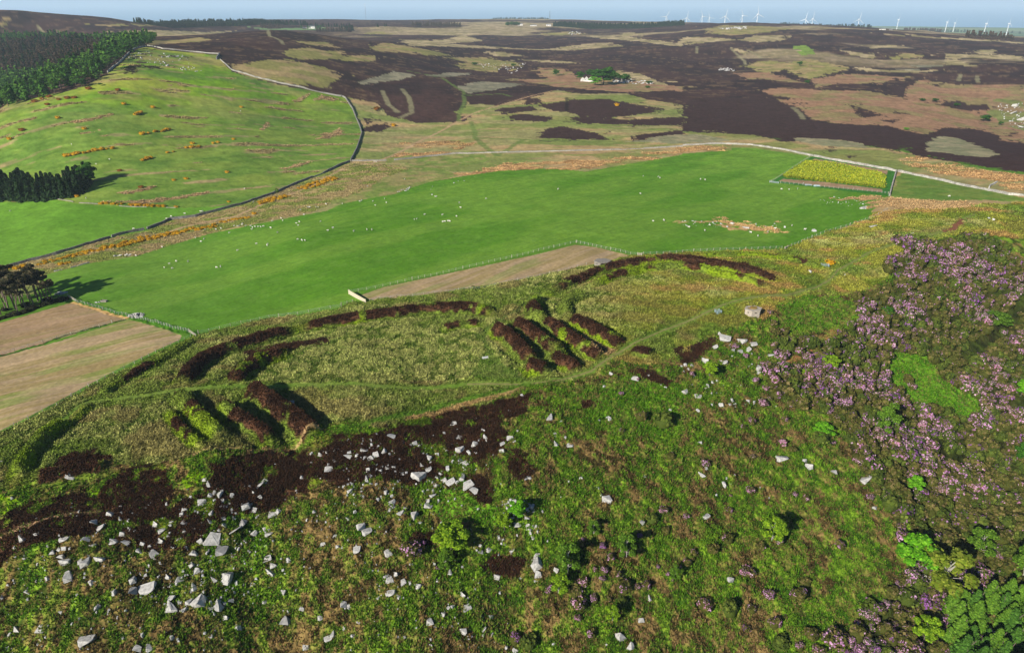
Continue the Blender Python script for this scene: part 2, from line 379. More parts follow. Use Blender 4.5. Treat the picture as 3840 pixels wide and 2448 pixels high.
# ---- rough grass between the moor and the fields
ROUGH = c(1,0,[(30,690),(250,730),(350,815),(580,868),(700,850),(760,790),(860,760),(890,720),(1100,745),(1350,690),(1500,640),(1700,662),(2000,662),(2200,705),(2408,740)]) + \
 c(2,0,[(120,690),(0,900),(400,930),(700,1000),(1100,985),(1260,1025),(1560,1070),(2000,1170),(2408,1240),(2600,1300),(2700,2200),(0,1500)]) + c(1,0,[(0,1700),(-1500,2000),(-2408,2100),(-2600,1800),(-1000,1500)])
lay(inpoly(ROUGH, 1), (152, 146, 92), 0.25, (178, 150, 104), nz(60, 26, 31, 0.42, 0.6))
lay(inpoly(ROUGH, 1) * nz(45, 20, 32, 0.5, 0.6) * 0.7, (116, 134, 60))
HP = [c(1,0,q) for q in ([(1180,820),(1280,805),(1500,830),(1450,860),(1200,850)],[(1590,730),(1650,705),(1900,700),(2100,740),(2280,770),(2150,800),(1900,832),(1700,820),(1590,792)],
 [(1410,740),(1620,710),(1590,792),(1480,782)],[(1610,830),(1800,815),(2000,850),(2408,820),(2408,890),(1900,877),(1700,870)],[(1430,910),(1550,890),(1800,940),(1900,990),(1400,975)],
 [(2040,960),(2408,920),(2408,950),(2200,992),(2050,1002)],[(1100,760),(1350,750),(1380,780),(1130,810)],[(160,900),(330,870),(340,900),(250,940),(160,922)],[(2160,660),(2300,640),(2408,650),(2408,697),(2250,692)],
 [(900,690),(1080,650),(1350,660),(1180,690),(1100,730),(900,740)],[(150,830),(260,850),(180,880)],[(1300,700),(1400,690),(1430,730),(1300,750)])] + \
 [c(2,0,q) for q in ([(0,740),(100,690),(600,690),(760,740),(830,842),(1000,872),(1400,892),(1720,960),(1600,1040),(1520,1062),(1260,1022),(1100,982),(700,1000),(500,950),(200,940),(0,930)],
 [(1830,900),(2000,900),(2250,960),(2200,990),(2408,1015),(2600,1080),(2600,1300),(2408,1215),(2100,1172),(1650,1105),(1560,1042),(1750,950)],[(1170,730),(1280,770),(1420,812),(1280,832),(1220,800)],
 [(1490,780),(1640,812),(1500,802)],[(1840,720),(1950,710),(1990,740),(2150,740),(2150,782),(2000,772),(1850,742)],[(1440,610),(1580,600),(1560,690),(1480,670)],[(560,660),(760,690),(750,710),(600,690)],
 [(1420,850),(1540,840),(1480,870)],[(1000,1050),(1100,1060),(1050,1080)],[(1100,1090),(1230,1100),(1180,1120)],[(1740,600),(1860,585),(1800,620)])]
for p in HP: lay(frag(p, 0.05), HEA, 0.3, HEA2, n_far)
lay(inpoly(c(1,0,[(250,580),(560,560),(820,600),(860,700),(830,840),(640,870),(400,830),(250,720)]), 2) * 0.97, HEA, 0.3, HEA2, n_big)
for p in (c(2,0,[(1710,1020),(1800,965),(1950,980),(2250,1090),(2130,1110),(1720,1062)]), c(2,0,[(790,975),(1000,980),(1250,1010),(1280,1042),(1000,1032),(800,992)]), c(2,0,[(-400,1000),(-100,960),(0,945),(150,950),(350,1002),(100,1012)])):
    lay(inpoly(p, 1), (158, 148, 112), 0.1, (136, 134, 98), n_mid)
for p in (c(1,0,[(380,1100),(600,1000),(800,985),(950,1010),(800,1062),(600,1082),(400,1120)]), c(1,0,[(600,1280),(900,1190),(1300,1150),(1800,1130),(2200,1080),(2408,1060),(2408,1095),(2200,1130),(1900,1180),(1720,1212),(1600,1198),(1400,1190),(1100,1208),(850,1245)]),
          c(2,0,[(0,1050),(340,1040),(345,1065),(0,1085)]), c(2,0,[(1550,1130),(1800,1150),(2200,1190),(2408,1240),(2408,1330),(2000,1250),(1700,1200)])):
    lay(inpoly(p, 2) * nz(30, 7, 33, 0.36, 0.55), (200, 162, 110), 0.35, (170, 134, 90), n_f2)
lay(inpoly(c(1,0,[(0,1180),(250,1150),(700,1090),(1100,1080),(1000,1150),(700,1190),(850,1240),(620,1285),(480,1330),(380,1370),(200,1400),(0,1440)]), 1) * 0.8, (112, 134, 58), 0.2, (150, 142, 86), n_mid)
# ---- left hill pasture
HILL = c(0,0,[(-300,800),(0,770),(60,730),(200,700),(500,640),(620,600),(760,520),(830,470),(900,400),(980,345),(1040,330),(1150,355),(1350,372),(1540,390),(1560,430),(1640,510),(1800,560),(2000,605),(2200,645),(2408,685)]) + \
 c(1,0,[(30,690),(80,770),(130,890),(145,940),(110,1060),(60,1145),(0,1175)]) + c(0,0,[(2300,1225),(2100,1300),(1900,1380),(1700,1450),(1500,1500),(1380,1535)]) + c(0,1,[(1200,20),(1030,95),(780,145),(640,190),(400,260),(200,310),(0,365),(-300,400)])
mh = inpoly(HILL, 0); MASK['hill'] = mh
lay(mh, (100, 134, 46), 0.1, (124, 146, 62), n_far)
lay(mh * nz(90, 40, 35, 0.45, 0.62, 4, 0.3) * 0.7, (134, 150, 62), 0.15)
upper = sstep(330, 170, V0) * mh
lay(upper * nz(70, 55, 36, 0.40, 0.58) * 0.9, (160, 168, 60), 0.12)
lay(upper * nz(60, 60, 37, 0.54, 0.62) * 0.9, (116, 158, 24), 0.12)
lay(upper * nz(70, 40, 39, 0.52, 0.62) * 0.6, (166, 144, 96), 0.12)
lay(mh * nz(48, 9, 38, 0.62, 0.66, 5, 0.5) * 0.8, (170, 144, 104), 0.25)
lay(mh * nz(26, 22, 41, 0.5, 0.66) * 0.35, (66, 112, 38), 0.15)
for p in (c(0,0,[(760,520),(880,410),(960,350),(1000,350),(930,420),(960,470),(1110,480),(1000,525),(900,495),(860,520),(780,530)]), c(0,0,[(1000,380),(1130,362),(1120,402),(1020,402)]), c(0,0,[(1140,400),(1240,380),(1200,415)])):
    lay(inpoly(p, 2) * nz(14, 14, 42, 0.35, 0.5), (76, 66, 50), 0.5)
LOWL = c(0,1,[(-300,-110),(0,-110)]) + c(0,0,[(0,1430),(400,1412),(560,1440),(900,1462),(1240,1470),(1700,1450)]) + c(0,1,[(1380,0),(1030,95),(780,145),(640,190),(400,260),(200,310),(0,365),(-300,400)])
lay(inpoly(LOWL, 0), (104, 148, 46), 0.06, (92, 138, 38), n_big)
for q in ([(650,1425),(900,1428),(1200,1395),(1450,1352),(1460,1362),(1250,1405),(1000,1440)], [(460,868),(600,840),(800,800),(830,808),(650,850),(560,872)], [(130,855),(290,828),(290,836),(150,862)], [(2040,715),(2190,655),(2180,670),(2060,730)], [(2170,720),(2280,675),(2400,700),(2380,720),(2280,700)], [(2240,985),(2408,900),(2408,940),(2300,980)], [(1990,1190),(2170,1135),(2160,1150),(2020,1200)], [(840,1365),(1080,1310),(1100,1320),(900,1370)], [(550,948),(730,912),(700,925),(580,952)], [(1830,920),(1860,860),(1880,870),(1850,930)]):
    lay(inpoly(c(0,0,q), 1), (174, 146, 104), 0.45)
# strip with the track between the two walls of green
STRIP = c(0,1,[(-300,420),(0,368),(200,312),(400,262),(640,192),(780,147),(1030,97),(1200,22)]) + c(0,0,[(1380,1537),(1700,1452),(2100,1302),(2300,1227),(2408,1180)]) + c(1,0,[(60,1150),(250,1155),(480,1180),(300,1260),(200,1330),(0,1400)]) + \
 c(0,0,[(2200,1500),(2000,1535)]) + c(0,1,[(1700,60),(1300,165),(960,270),(600,325),(300,405),(-100,450)])
lay(inpoly(STRIP, 1), (132, 140, 66), 0.2, (166, 146, 98), nz(12, 7, 43, 0.42, 0.58))
# ---- the green fields
FIELD = c(0,1,[(240,520),(300,410),(600,328),(960,272),(1300,166),(1500,108),(1800,48),(2050,0)]) + c(0,0,[(2300,1490),(2408,1440)]) + c(1,0,[(200,1400),(380,1370),(480,1330),(620,1285),(850,1245),(1100,1208),(1400,1192),(1600,1198),(1720,1212),(1900,1180),(2200,1128),(2408,1092)]) + \
 c(2,0,[(0,1085),(340,1062),(345,1045),(500,1045),(900,1105),(1505,1212),(1460,1390),(1330,1490),(1350,1535)]) + c(2,1,[(1100,80),(900,150),(730,222),(400,235),(0,245)]) + \
 c(1,1,[(2408,245),(2100,262),(1650,185),(1400,235),(1000,330),(600,415),(300,480),(120,540),(50,545),(150,590),(60,600),(0,620)]) + c(0,1,[(2408,632),(2100,690),(1700,748),(1400,820),(1350,820),(950,700),(530,592),(480,570)])
mf = inpoly(FIELD, 0); MASK['field'] = mf
lay(mf, (92, 138, 34), 0.035, (112, 150, 48), nz(70, 22, 44, 0.38, 0.62, 4, 0.75))
lay(mf * nz(9, 1.2, 45, 0.45, 0.62, 3, 0.75) * 0.22, (58, 112, 32))
lay(mf * nz(3.5, 3.5, 46, 0.56, 0.68) * 0.3, (112, 150, 58))
fl = sstep(760, 430, U0) * sstep(500, 560, V0) * mf
lay(fl * 0.25, (104, 142, 56))
lay(inpoly(c(2,0,[(620,1285),(915,1105),(1505,1210),(1455,1385),(1000,1330)]), 0), (62, 118, 42), 0.04)
lay(inpoly(c(2,0,[(1510,1215),(2000,1310),(2408,1392),(2408,1420),(1500,1400),(1465,1385)]), 1), (120, 138, 60), 0.12, (102, 132, 52), n_mid)
lay(inpoly(c(2,0,[(1100,1390),(1300,1385),(1700,1410),(2300,1430),(2300,1480),(1500,1480),(1350,1500),(1250,1440),(1050,1400)]), 1) * nz(9, 5, 47, 0.4, 0.55), (196, 162, 112), 0.35, (160, 132, 92), n_fin)
lay(inpoly(c(2,1,[(0,20),(100,22),(270,25),(450,40),(600,45),(670,60),(560,70),(380,75),(240,55),(0,45)]), 2) * nz(4, 3, 48, 0.42, 0.52), (190, 156, 104), 0.4)
for q, cc, c2 in ((c(2,0,[(905,1132),(930,1120),(1100,1145),(1445,1205),(1445,1232),(1150,1182)]), (168, 138, 106), (158, 130, 98)), (c(2,0,[(680,1278),(710,1262),(1000,1285),(1405,1335),(1408,1357),(1000,1317)]), (168, 138, 106), (158, 130, 98)),
                  (c(2,0,[(720,1250),(880,1145),(1050,1160),(1410,1235),(1408,1325),(1100,1290)]), (96, 112, 34), (110, 124, 30))):
    lay(inpoly(q, 0), cc, 0.05, c2, n_f2)
ST = [c(1,1,[(130,550),(300,490),(700,405),(1100,320),(1400,255),(1650,192),(1800,210),(2050,270),(1800,325),(1400,410),(900,500),(500,555),(220,582)]),
      c(0,1,[(-300,800),(0,742),(250,672),(500,600),(700,660),(910,710),(700,770),(400,860),(0,970),(-300,1040)]), c(0,1,[(-300,1060),(0,982),(400,877),(900,717),(1150,780),(1280,832),(1272,860),(1100,937),(800,1085),(500,1245),(200,1405),(0,1502),(-300,1640)])]
for k, p in enumerate(ST):
    m = inpoly(p, 0); a = (0.85, 0.42, 0.42)[k]
    lay(m, (172, 148, 112), 0.05, (158, 138, 92), nz(30, 2.2, 51, 0.4, 0.62, 4, a))
    lay(m * nz(40, 7, 53, 0.5, 0.66, 4, a) * (0.5, 0.3, 0.7)[k], (126, 142, 64))
    lay(m * nz(18, 1.4, 54, 0.5, 0.7, 3, a) * 0.4, (196, 166, 128))
    if k == 1: lay(m * 0.4, (150, 116, 92))
# verges and the hedge line between the two stubble strips
def stripe(P, wd, rgb, mic=0.2, rgb2=None, n=None, k=1.0, soft=0.5):
    W = at(P); lo = W.min(0) - wd * 3; hi = W.max(0) + wd * 3
    ix = np.nonzero((gx > lo[0]) & (gx < hi[0]) & (gy > lo[1]) & (gy < hi[1]))[0]
    d, _ = pdist(gx[ix], gy[ix], W); d = d + (noise(gx[ix] / (wd * 1.5), gy[ix] / (wd * 1.5), 77) - 0.5) * wd * soft * 1.6
    m = np.zeros(len(gx)); m[ix] = sstep(wd * (1 + soft), wd * (1 - soft * 0.6), d) * k
    lay(m, rgb, mic, rgb2, n); return m
stripe(c(0,1,[(-60,990),(0,975),(250,905),(450,835),(700,765),(880,718)]), 0.7, (52, 84, 28), 0.4)
stripe(c(0,1,[(530,592),(750,650),(950,702),(1150,760),(1330,812),(1390,830)]), 1.6, (76, 124, 30), 0.4)
stripe(c(0,1,[(1380,850),(1260,890),(1100,965),(800,1105),(500,1265),(200,1430),(0,1530)]), 1.3, (92, 122, 40), 0.35)
stripe(c(0,1,[(510,600),(750,668),(900,708)]), 0.7, (198, 160, 100), 0.3)
# ---- the fort plateau
PLAT = c(0,1,[(-300,1700),(0,1525),(200,1430),(500,1265),(800,1105),(1100,965),(1280,880),(1400,825),(1700,748),(2100,690),(2408,632)]) + c(1,1,[(0,622),(60,600),(200,590),(500,560),(900,505),(1400,415),(1800,330),(2050,272),(2100,264),(2408,247)]) + \
 c(2,1,[(0,245),(400,237),(730,224),(900,152),(1100,82),(1350,0)]) + c(2,0,[(1360,1490),(1700,1480),(2500,1420)]) + c(2,2,[(2500,1535),(0,1700)]) + c(0,2,[(0,1700),(-400,1700)])
mp = inpoly(PLAT, 1)
lay(mp, (70, 92, 26), 0.42, (168, 168, 96), n_rel)
lay(mp * n_mid * 0.35, (128, 140, 60))
lay(mp * nz(22, 12, 55, 0.42, 0.6) * 0.6, (104, 128, 38))
lay(mp * nz(12, 8, 56, 0.54, 0.64) * 0.5, (146, 124, 80), 0.35)
rt = sstep(1250, 1700, U0) * mp
lay(rt * nz(24, 16, 57, 0.38, 0.58) * 0.8, (146, 144, 50), 0.3)
lay(rt * nz(20, 10, 58, 0.48, 0.6) * 0.75, (166, 128, 76), 0.3)
lay(rt * nz(15, 15, 59, 0.5, 0.6) * 0.6, (86, 116, 26), 0.3)
# smooth centre of the western fort
lay(inpoly(c(1,1,[(-600,830),(0,800),(800,760),(1050,850),(1180,1000),(1280,1120),(600,1160),(-300,1180),(-600,1150),(-750,1050)]), 1) * 0.75, (88, 112, 36), 0.36, (170, 172, 96), n_rel)
lay(inpoly(c(1,1,[(1000,1000),(1080,980),(1150,1030),(1290,1150),(1000,1150),(900,1110)]), 1) * 0.6, (84, 118, 34), 0.12)
# ---- the scarp below the forts: bracken, heather, rhododendron slope
SCARP = [(-700, 1300)] + c(0,2,[(0,380),(300,300),(700,200),(1100,210),(1500,100),(2000,80),(2408,-100)]) + c(1,1,[(250,1500),(700,1400),(1000,1320),(1200,1230),(1340,1180),(1600,1160),(1800,1110),(1900,1010),(2200,1040),(2408,960)]) + \
 c(2,1,[(100,880),(300,780),(560,720),(800,560),(1200,540),(1500,400),(1700,230),(1800,150),(2100,110),(2408,150),(2700,200),(3600,2700)]) + [(2900, 2300), (-700, 2300)]
ms = inpoly(SCARP, 1); MASK['scarp'] = ms
lay(ms, (62, 58, 28), 0.5, (132, 110, 66), n_rel)
bra = np.clip(nz(1.9, 1.9, 62, 0.42, 0.58, 4) * 0.75 + nz(7, 7, 163, 0.36, 0.6, 3) * 0.55 - 0.12, 0, 1)
lowbias = sstep(1100, 1500, V0) * sstep(1500, 700, U0) * 0.35
brm = ms * np.clip(bra - lowbias * nz(12, 12, 63, 0.4, 0.6), 0, 1); MASK['bracken'] = brm
lay(brm * 0.9, (48, 82, 14), 0.5, (116, 152, 34), n_rel)

GRN = [c(1,2,[(700,370),(850,370),(1000,500),(1130,520),(1100,620),(700,620),(640,520)]), c(2,1,[(1500,950),(1750,980),(1800,1100),(2100,1300),(2120,1430),(1700,1370),(1450,1170),(1420,1010)]),
       c(2,1,[(700,560),(1100,560),(1300,650),(1000,800),(700,780)]), c(0,2,[(500,420),(680,350),(700,400),(560,500),(480,480)]), c(0,2,[(1280,330),(1400,220),(1450,280),(1350,350),(1270,370)]),
       c(1,1,[(1600,1200),(2300,1050),(2408,1200),(2408,1535),(1900,1535)]), c(0,2,[(1450,720),(1600,690),(1900,760),(1850,950),(1600,1100),(1500,900)])]
for k, p in enumerate(GRN): lay(inpoly(p, 1) * (0.9 if k in (0, 1) else 0.55), (74, 124, 20), 0.4, (98, 144, 30), n_fin)
for p in (c(0,2,[(500,420),(680,350),(700,400),(560,500),(480,480)]), c(0,2,[(1280,330),(1400,220),(1450,280),(1350,350),(1270,370)]), c(0,2,[(0,420),(150,440),(60,540),(0,560)])):
    lay(inpoly(p, 1) * nz(2, 2, 65, 0.3, 0.5), (120, 156, 18), 0.3)
# heather
RHO = c(2,1,[(1650,200),(1850,150),(2050,110),(2250,190),(2408,300),(2900,400),(2900,2900),(2500,3070),(1900,3070),(1250,3070),(1150,2850),(1400,2680),(1550,2560),(1640,2300),(1540,2130),(1280,1900),(1180,1780),(1200,1620),(1000,1400),(700,1300),(600,1150),(900,1000),(950,870),(1180,780),(1250,600),(1500,520)])
mr = inpoly(RHO, 2); mr = mr * (1 - inpoly(GRN[1], 0)) * (1 - inpoly(c(2,2,[(600,0),(1150,30),(1250,250),(1380,420),(1500,650),(1600,850),(1600,1000),(1400,1130),(1180,1270),(1000,1250),(600,900)]), 0)); MASK['rhodo'] = mr
lay(mr * 0.9, (40, 44, 20), 0.5, (58, 66, 26), n_f2)
HB = [[(x_ * .8775, 767.5 + y_ * .8775) for x_, y_ in [(-60,560),(0,520),(60,470),(180,455),(260,440),(330,385),(440,365),(460,420),(470,470),(540,450),(570,400),(560,372),(640,345),(760,335),(830,312),(880,292),(1000,290),(1150,240),(1372,190),(1420,180),(1410,230),(1340,250),(1370,300),(1330,345),(1270,368),(1180,402),(1120,428),(1000,412),(880,432),(780,452),(750,492),(620,505),(560,525),(540,592),(390,605),(350,565),(290,515),(240,562),(180,562),(60,592),(0,645),(-60,650)]],
      c(1,2,[(870,280),(1000,280),(1080,400),(1060,490),(960,480),(900,400)]), c(1,2,[(1180,120),(1300,180),(1350,280),(1250,320),(1180,250)]), c(1,2,[(520,650),(640,700),(600,780),(450,800)]), c(1,2,[(1080,830),(1300,870),(1250,1000),(1100,990),(980,930)]),
      c(2,1,[(0,940),(60,900),(240,840),(230,900),(100,1000),(0,1040)]), c(2,1,[(1780,180),(1880,150),(2050,200),(2000,250),(1850,230)]), c(1,1,[(2350,930),(2408,900),(2408,1000),(2330,1000)]), c(1,1,[(2080,1060),(2200,1090),(2340,1160),(2320,1210),(2200,1160),(2100,1110)]),
      c(1,1,[(1680,1290),(1770,1290),(1770,1340),(1700,1340)]), c(0,2,[(400,160),(520,120),(800,150),(740,200),(560,220),(380,230)]), c(0,1,[(1690,940),(1980,900),(2300,850),(2300,870),(2000,960),(1800,1000)])]
for p in HB:
    lay(sstep(0.42, 0.58, (inpoly(p, 0) + inpoly(p, 1) + inpoly(p, 2)) / 3 + (fbm(gx / 3, gy / 3, 4, 172) - .5) * 1.3 * (inpoly(p, 2) + inpoly(p, 0) > 0)), (84, 58, 40), 0.45, (60, 44, 32), n_rel)
lay(inpoly(HB[0], 2) * nz(6, 4, 66, 0.66, 0.70), (98, 112, 30), 0.4)
# ramparts: heather crowns with bright grass flanks
for k, (P, w_, h_) in enumerate(BK):
    lo = P.min(0) - 14; hi = P.max(0) + 14
    ix = np.nonzero((gx > lo[0]) & (gx < hi[0]) & (gy > lo[1]) & (gy < hi[1]))[0]
    if len(ix) == 0: continue
    d, al = pdist(gx[ix], gy[ix], P); d = d * (0.75 + 0.5 * noise(gx[ix] * 0.5, gy[ix] * 0.5, 5))
    e = np.minimum(1, np.minimum(al, 1 - al) * 12 + 0.4)
    e = e * sstep(1.2, 3.5, pdist(gx[ix], gy[ix], PW)[0]); m = np.zeros(len(gx)); m[ix] = sstep(2.3 * w_, 1.5 * w_, d) * e; lay(m * 0.9, (118, 142, 22), 0.3, (106, 124, 44), n_mid)
    hf = {3: 0.35, 4: 0.8, 6: 0.25, 16: 0.25, 17: 0.1, 19: 0.45, 20: 0.3, 21: 0.25, 22: 0.2, 8: 0.1}.get(k, 1.0)
    if hf > 0.05:
        hn = 1.0 if hf >= 1 else sstep(0.62 - hf * 0.3, 0.68 - hf * 0.3, fbm(gx[ix] / 6, gy[ix] / 6, 3, 80 + k))
        m[:] = 0; m[ix] = sstep(1.28 * w_, 1.05 * w_, d) * hn * sstep(0.0, 0.06, al) * sstep(1.0, 0.94, al) * sstep(1.5, 3.0, pdist(gx[ix], gy[ix], PW)[0])
        lay(m * sstep(0.28, 0.36, fbm(gx / 4, gy / 4, 3, 171)), (88, 60, 42), 0.45, (62, 44, 32), n_rel)
lay(inpoly(c(2,1,[(0,300),(200,310),(420,320),(560,370),(680,400),(660,450),(560,420),(400,370),(150,330),(0,330)]), 1), (74, 52, 36), 0.4, (56, 40, 32), n_fin)
for P in (c(1,1,[(1520,1120),(1580,1130),(1500,1150)]), c(1,1,[(1700,800),(1800,860),(1930,940),(1880,1000),(1850,960),(1750,880)])):
    lay(inpoly(P, 1) * 0.8, (176, 142, 100), 0.2)
# ---- paths
PATH1 = [(150,985),(190,950),(215,943),(330,930),(430,915),(560,908),(700,905),(900,908),(1100,905),(1240,903),(1320,893),(1390,872),(1430,843),(1480,815),(1560,775),(1640,745),(1700,718),(1760,700),(1850,695),(1920,675),(1955,655),(1970,635),(2040,595),(2100,575),(2180,555),(2240,540),(2262,518),(2290,505)]
stripe(PATH1, 1.25, (98, 128, 42), 0.06, (112, 132, 54), n_mid, 0.9)
for s in (-3, 3): stripe([(x, y + s * 0.35) for x, y in PATH1[8:]], 0.2, (140, 128, 84), 0.03, k=0.7)
stripe([(1240,903),(1200,915),(1150,928),(1050,952),(960,975),(850,1000),(760,1010)], 1.1, (86, 118, 34), 0.12)
stripe([(1230,912),(1160,935),(1080,955),(960,985)], 0.9, (176, 140, 94), 0.1, k=0.8)
stripe([(1190,742),(1150,770),(1135,790),(1150,830),(1190,870),(1240,900)], 0.8, (96, 120, 44), 0.08, k=0.7)
stripe([(1270,690),(1230,715),(1195,740),(1120,790)], 0.7, (92, 112, 50), 0.06, k=0.7)
stripe(c(2,1,[(1080,800),(940,890),(860,950),(780,1000),(690,1050)]), 0.9, (168, 118, 76), 0.05)
stripe(c(2,1,[(1540,560),(1300,590),(1180,700),(1080,800),(930,880)]), 0.5, (140, 142, 64), 0.08, k=0.7)
stripe(c(0,2,[(0,712),(100,670),(200,640),(300,612),(380,580),(520,560),(700,535)]), 0.35, (164, 132, 98), 0.03, k=0.85)
stripe([(455,1068),(540,1052),(640,1056),(690,1045),(760,1010)], 0.35, (176, 146, 100), 0.03, k=0.8)
stripe(c(0,2,[(50,370),(120,388),(300,385),(440,395)]), 0.3, (120, 120, 50), 0.03, k=0.8)
stripe([(2262,518),(2240,540),(2222,545)], 1.3, (128, 84, 62), 0.05)
TRACK = [(230,592),(300,570),(440,533),(560,508),(620,480),(700,452),(760,425),(800,402),(838,390),(880,384),(940,358),(1000,325),(1060,292),(1085,280),(1110,268),(1180,248),(1230,233),(1300,213)]
stripe(TRACK, 1.3, (186, 152, 116), 0.03, k=0.9)
stripe([(880,384),(960,386),(1000,380)], 0.9, (176, 150, 110), 0.03, k=0.8)
for q in ([(1090,226),(1093,245),(1080,270),(1078,284)], [(1107,285),(1118,310),(1116,325),(1250,330),(1460,335)], [(1118,325),(1140,345),(1170,365)], [(1170,365),(1230,330)], [(1093,226),(1090,215),(1040,185),(960,168)], [(1093,226),(1180,222),(1200,228)]):
    stripe(q, 2.2, (104, 124, 58), 0.1, k=0.75)
for q in (c(0,0,[(1880,225),(1900,255),(1980,290),(2000,320)]), c(2,0,[(340,340),(400,380),(440,420),(445,440)]), c(2,0,[(460,345),(540,380),(555,395)]), c(1,0,[(290,650),(330,740),(400,800)]), c(1,0,[(430,640),(480,700),(500,800),(420,830)]), c(2,0,[(780,760),(830,800),(850,840)]), c(2,0,[(100,330),(100,370)]), c(2,0,[(1960,520),(1950,560)]), c(2,0,[(2080,530),(2085,570)]), c(0,0,[(270,200),(320,240)]), c(0,0,[(400,218),(500,245)])):
    stripe(q, 2.5, (150, 144, 106), 0.1, k=0.7)
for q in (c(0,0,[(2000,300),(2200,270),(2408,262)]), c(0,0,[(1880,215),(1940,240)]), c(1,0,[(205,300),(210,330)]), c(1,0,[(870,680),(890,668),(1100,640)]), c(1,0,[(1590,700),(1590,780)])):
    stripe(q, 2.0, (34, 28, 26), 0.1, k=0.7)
# rhododendron slope gullies and the valley path in shade
GULLY = c(2,1,[(2408,600),(2330,680),(2250,740),(2170,850),(2080,920),(2000,1000)])
# coastal plain
far = sstep(4300, 5200, gr)
lay(far, (116, 146, 92), 0.0, (146, 150, 104), nz(900, 700, 91, 0.45, 0.6))
lay(far * nz(1500, 400, 92, 0.56, 0.6), (84, 112, 84))

# ---- relief of the sward: tussocks, heather, bracken
_sp = sstep(300, 600, gr)
cov *= (1 + 0.55 * (n_px - 0.5))[:, None]
cov *= (1 + 0.45 * _sp * (n_far - 0.5) * 2)[:, None]
cov *= (1 + 0.30 * (1 - sstep(250, 500, gr)) * (n_fin - 0.5) * (micro > 0.15))[:, None]
gb2 = gb + rel * micro * 1.15 * np.clip(900 / gr, 0.25, 1) * sstep(3500, 1500, gr)
sea_z = -165.0
gb2 = np.where(gr > 9700, gb2 - (gr - 9700) * 0.12, gb2)
nr, ncl = GX.shape
idx = np.arange(nr * ncl).reshape(nr, ncl)
Q = np.stack([idx[:-1, :-1], idx[:-1, 1:], idx[1:, 1:], idx[1:, :-1]], -1).reshape(-1, 4)[:, ::-1]
me = np_mesh('ground', np.stack([gx, gy, gb2], 1), Q, cov, smooth=False)
M_ground = mat_cover('ground_cover', 0.9, 0.10, 1.0, 0.0, spec=0.05)
tag(link('ground', me, M_ground), kind='structure')
def ground_cov(x, y):
    """land cover colour under a point (nearest sheet vertex)"""
    r = np.hypot(x, y); th = np.arctan2(x, y)
    i = np.clip(np.searchsorted(ROWS, r), 0, nr - 1); j = np.clip(np.searchsorted(_c0, th), 0, ncl - 1)
    return i * ncl + j
def gz(x, y):
    """height of the built sheet"""
    return gb2[ground_cov(np.asarray(x, float), np.asarray(y, float))]

# ---- sea
ang = np.linspace(-1.3, 1.3, 60); rr_ = np.array([7000, 9000, 12000, 20000, 35000, 62000.0])
A_, B_ = np.meshgrid(ang, rr_); idx = np.arange(A_.size).reshape(A_.shape)
me = np_mesh('sea', np.stack([(B_ * np.sin(A_)).ravel(), (B_ * np.cos(A_)).ravel(), np.full(A_.size, sea_z)], 1), np.stack([idx[:-1, :-1], idx[:-1, 1:], idx[1:, 1:], idx[1:, :-1]], -1).reshape(-1, 4)[:, ::-1])
M_sea = mat_plain('sea_water', (0.22, 0.42, 0.60), (0.21, 0.40, 0.58), 0.0006, 0.4, 0.0, 0.3)
tag(link('sea', me, M_sea), kind='structure')
# ---------------------------------------------------------------- ground vegetation nobody could count
def tufts(name, mask, n, size, hgt, colfn, blades=3, spread=1.0, rmax=520):
    pr = np.clip(mask, 0, 1) * (gr < rmax) * (gr > 62) * (np.abs(np.arctan2(gx, gy)) < 0.86); pr = pr / pr.sum()
    ix = rng.choice(len(gx), n, p=pr)
    r = gr[ix]; jit = np.maximum(0.25, r * 0.0018)
    x = gx[ix] + rng.normal(0, 1, n) * jit; y = gy[ix] + rng.normal(0, 1, n) * jit
    z = gb2[ix]
    s = size * np.maximum(1, r / 190) * rng.uniform(0.6, 1.4, n); h = hgt * np.maximum(1, r / 260) * rng.uniform(0.6, 1.4, n)
    base_c = colfn(ix)
    V = []; C_ = []
    a0 = rng.uniform(0, 6.28, n)
    for b in range(blades):
        a = a0 + b * 6.283 / blades + rng.uniform(-0.4, 0.4, n); ca, sa = np.cos(a), np.sin(a)
        w_ = s * 0.42
        tipx = x + ca * s * spread; tipy = y + sa * s * spread; tipz = z + h * rng.uniform(0.6, 1.1, n)
        p1 = np.stack([x - sa * w_, y + ca * w_, z - 0.08], 1); p2 = np.stack([x + sa * w_, y - ca * w_, z - 0.08], 1)
        p3 = np.stack([tipx + sa * w_ * .5, tipy - ca * w_ * .5, tipz], 1); p4 = np.stack([tipx - sa * w_ * .5, tipy + ca * w_ * .5, tipz * 1.0], 1)
        V.append(np.stack([p1, p2, p3, p4], 1))
        C_.append(base_c * rng.uniform(0.8, 1.2, (n, 1)))
    V = np.stack(V, 1).reshape(-1, 3); C_ = np.repeat(np.stack(C_, 1).reshape(-1, 3), 4, 0)
    Q_ = np.arange(len(V), dtype=np.int32).reshape(-1, 4)
    return tag(link(name, np_mesh(name, V, Q_, C_), M_veg), kind='stuff')
M_veg = mat_cover('leafage', 3.0, 0.15, 0.9, 0.0, trans=0.12, spec=0.1)
def pick(cols, p):
    cc = np.array([alb(*q) for q in cols])
    return lambda ix: cc[rng.choice(len(cols), len(ix), p=p)] * 0.6 + cov[ix] * 0.4
isH = (cov[:, 0] < 0.075) & (cov[:, 1] < cov[:, 0] * 0.85) & (gr < 520)      # heather
msk = MASK['scarp'] * (1 - MASK['rhodo']) * (~isH)
tufts('bracken', msk * (0.08 + MASK['bracken']), 140000, 0.28, 0.42, pick([(84, 134, 18), (60, 102, 14), (116, 154, 36), (116, 94, 58)], [0.42, 0.33, 0.2, 0.05]), 3, 1.0, 330)
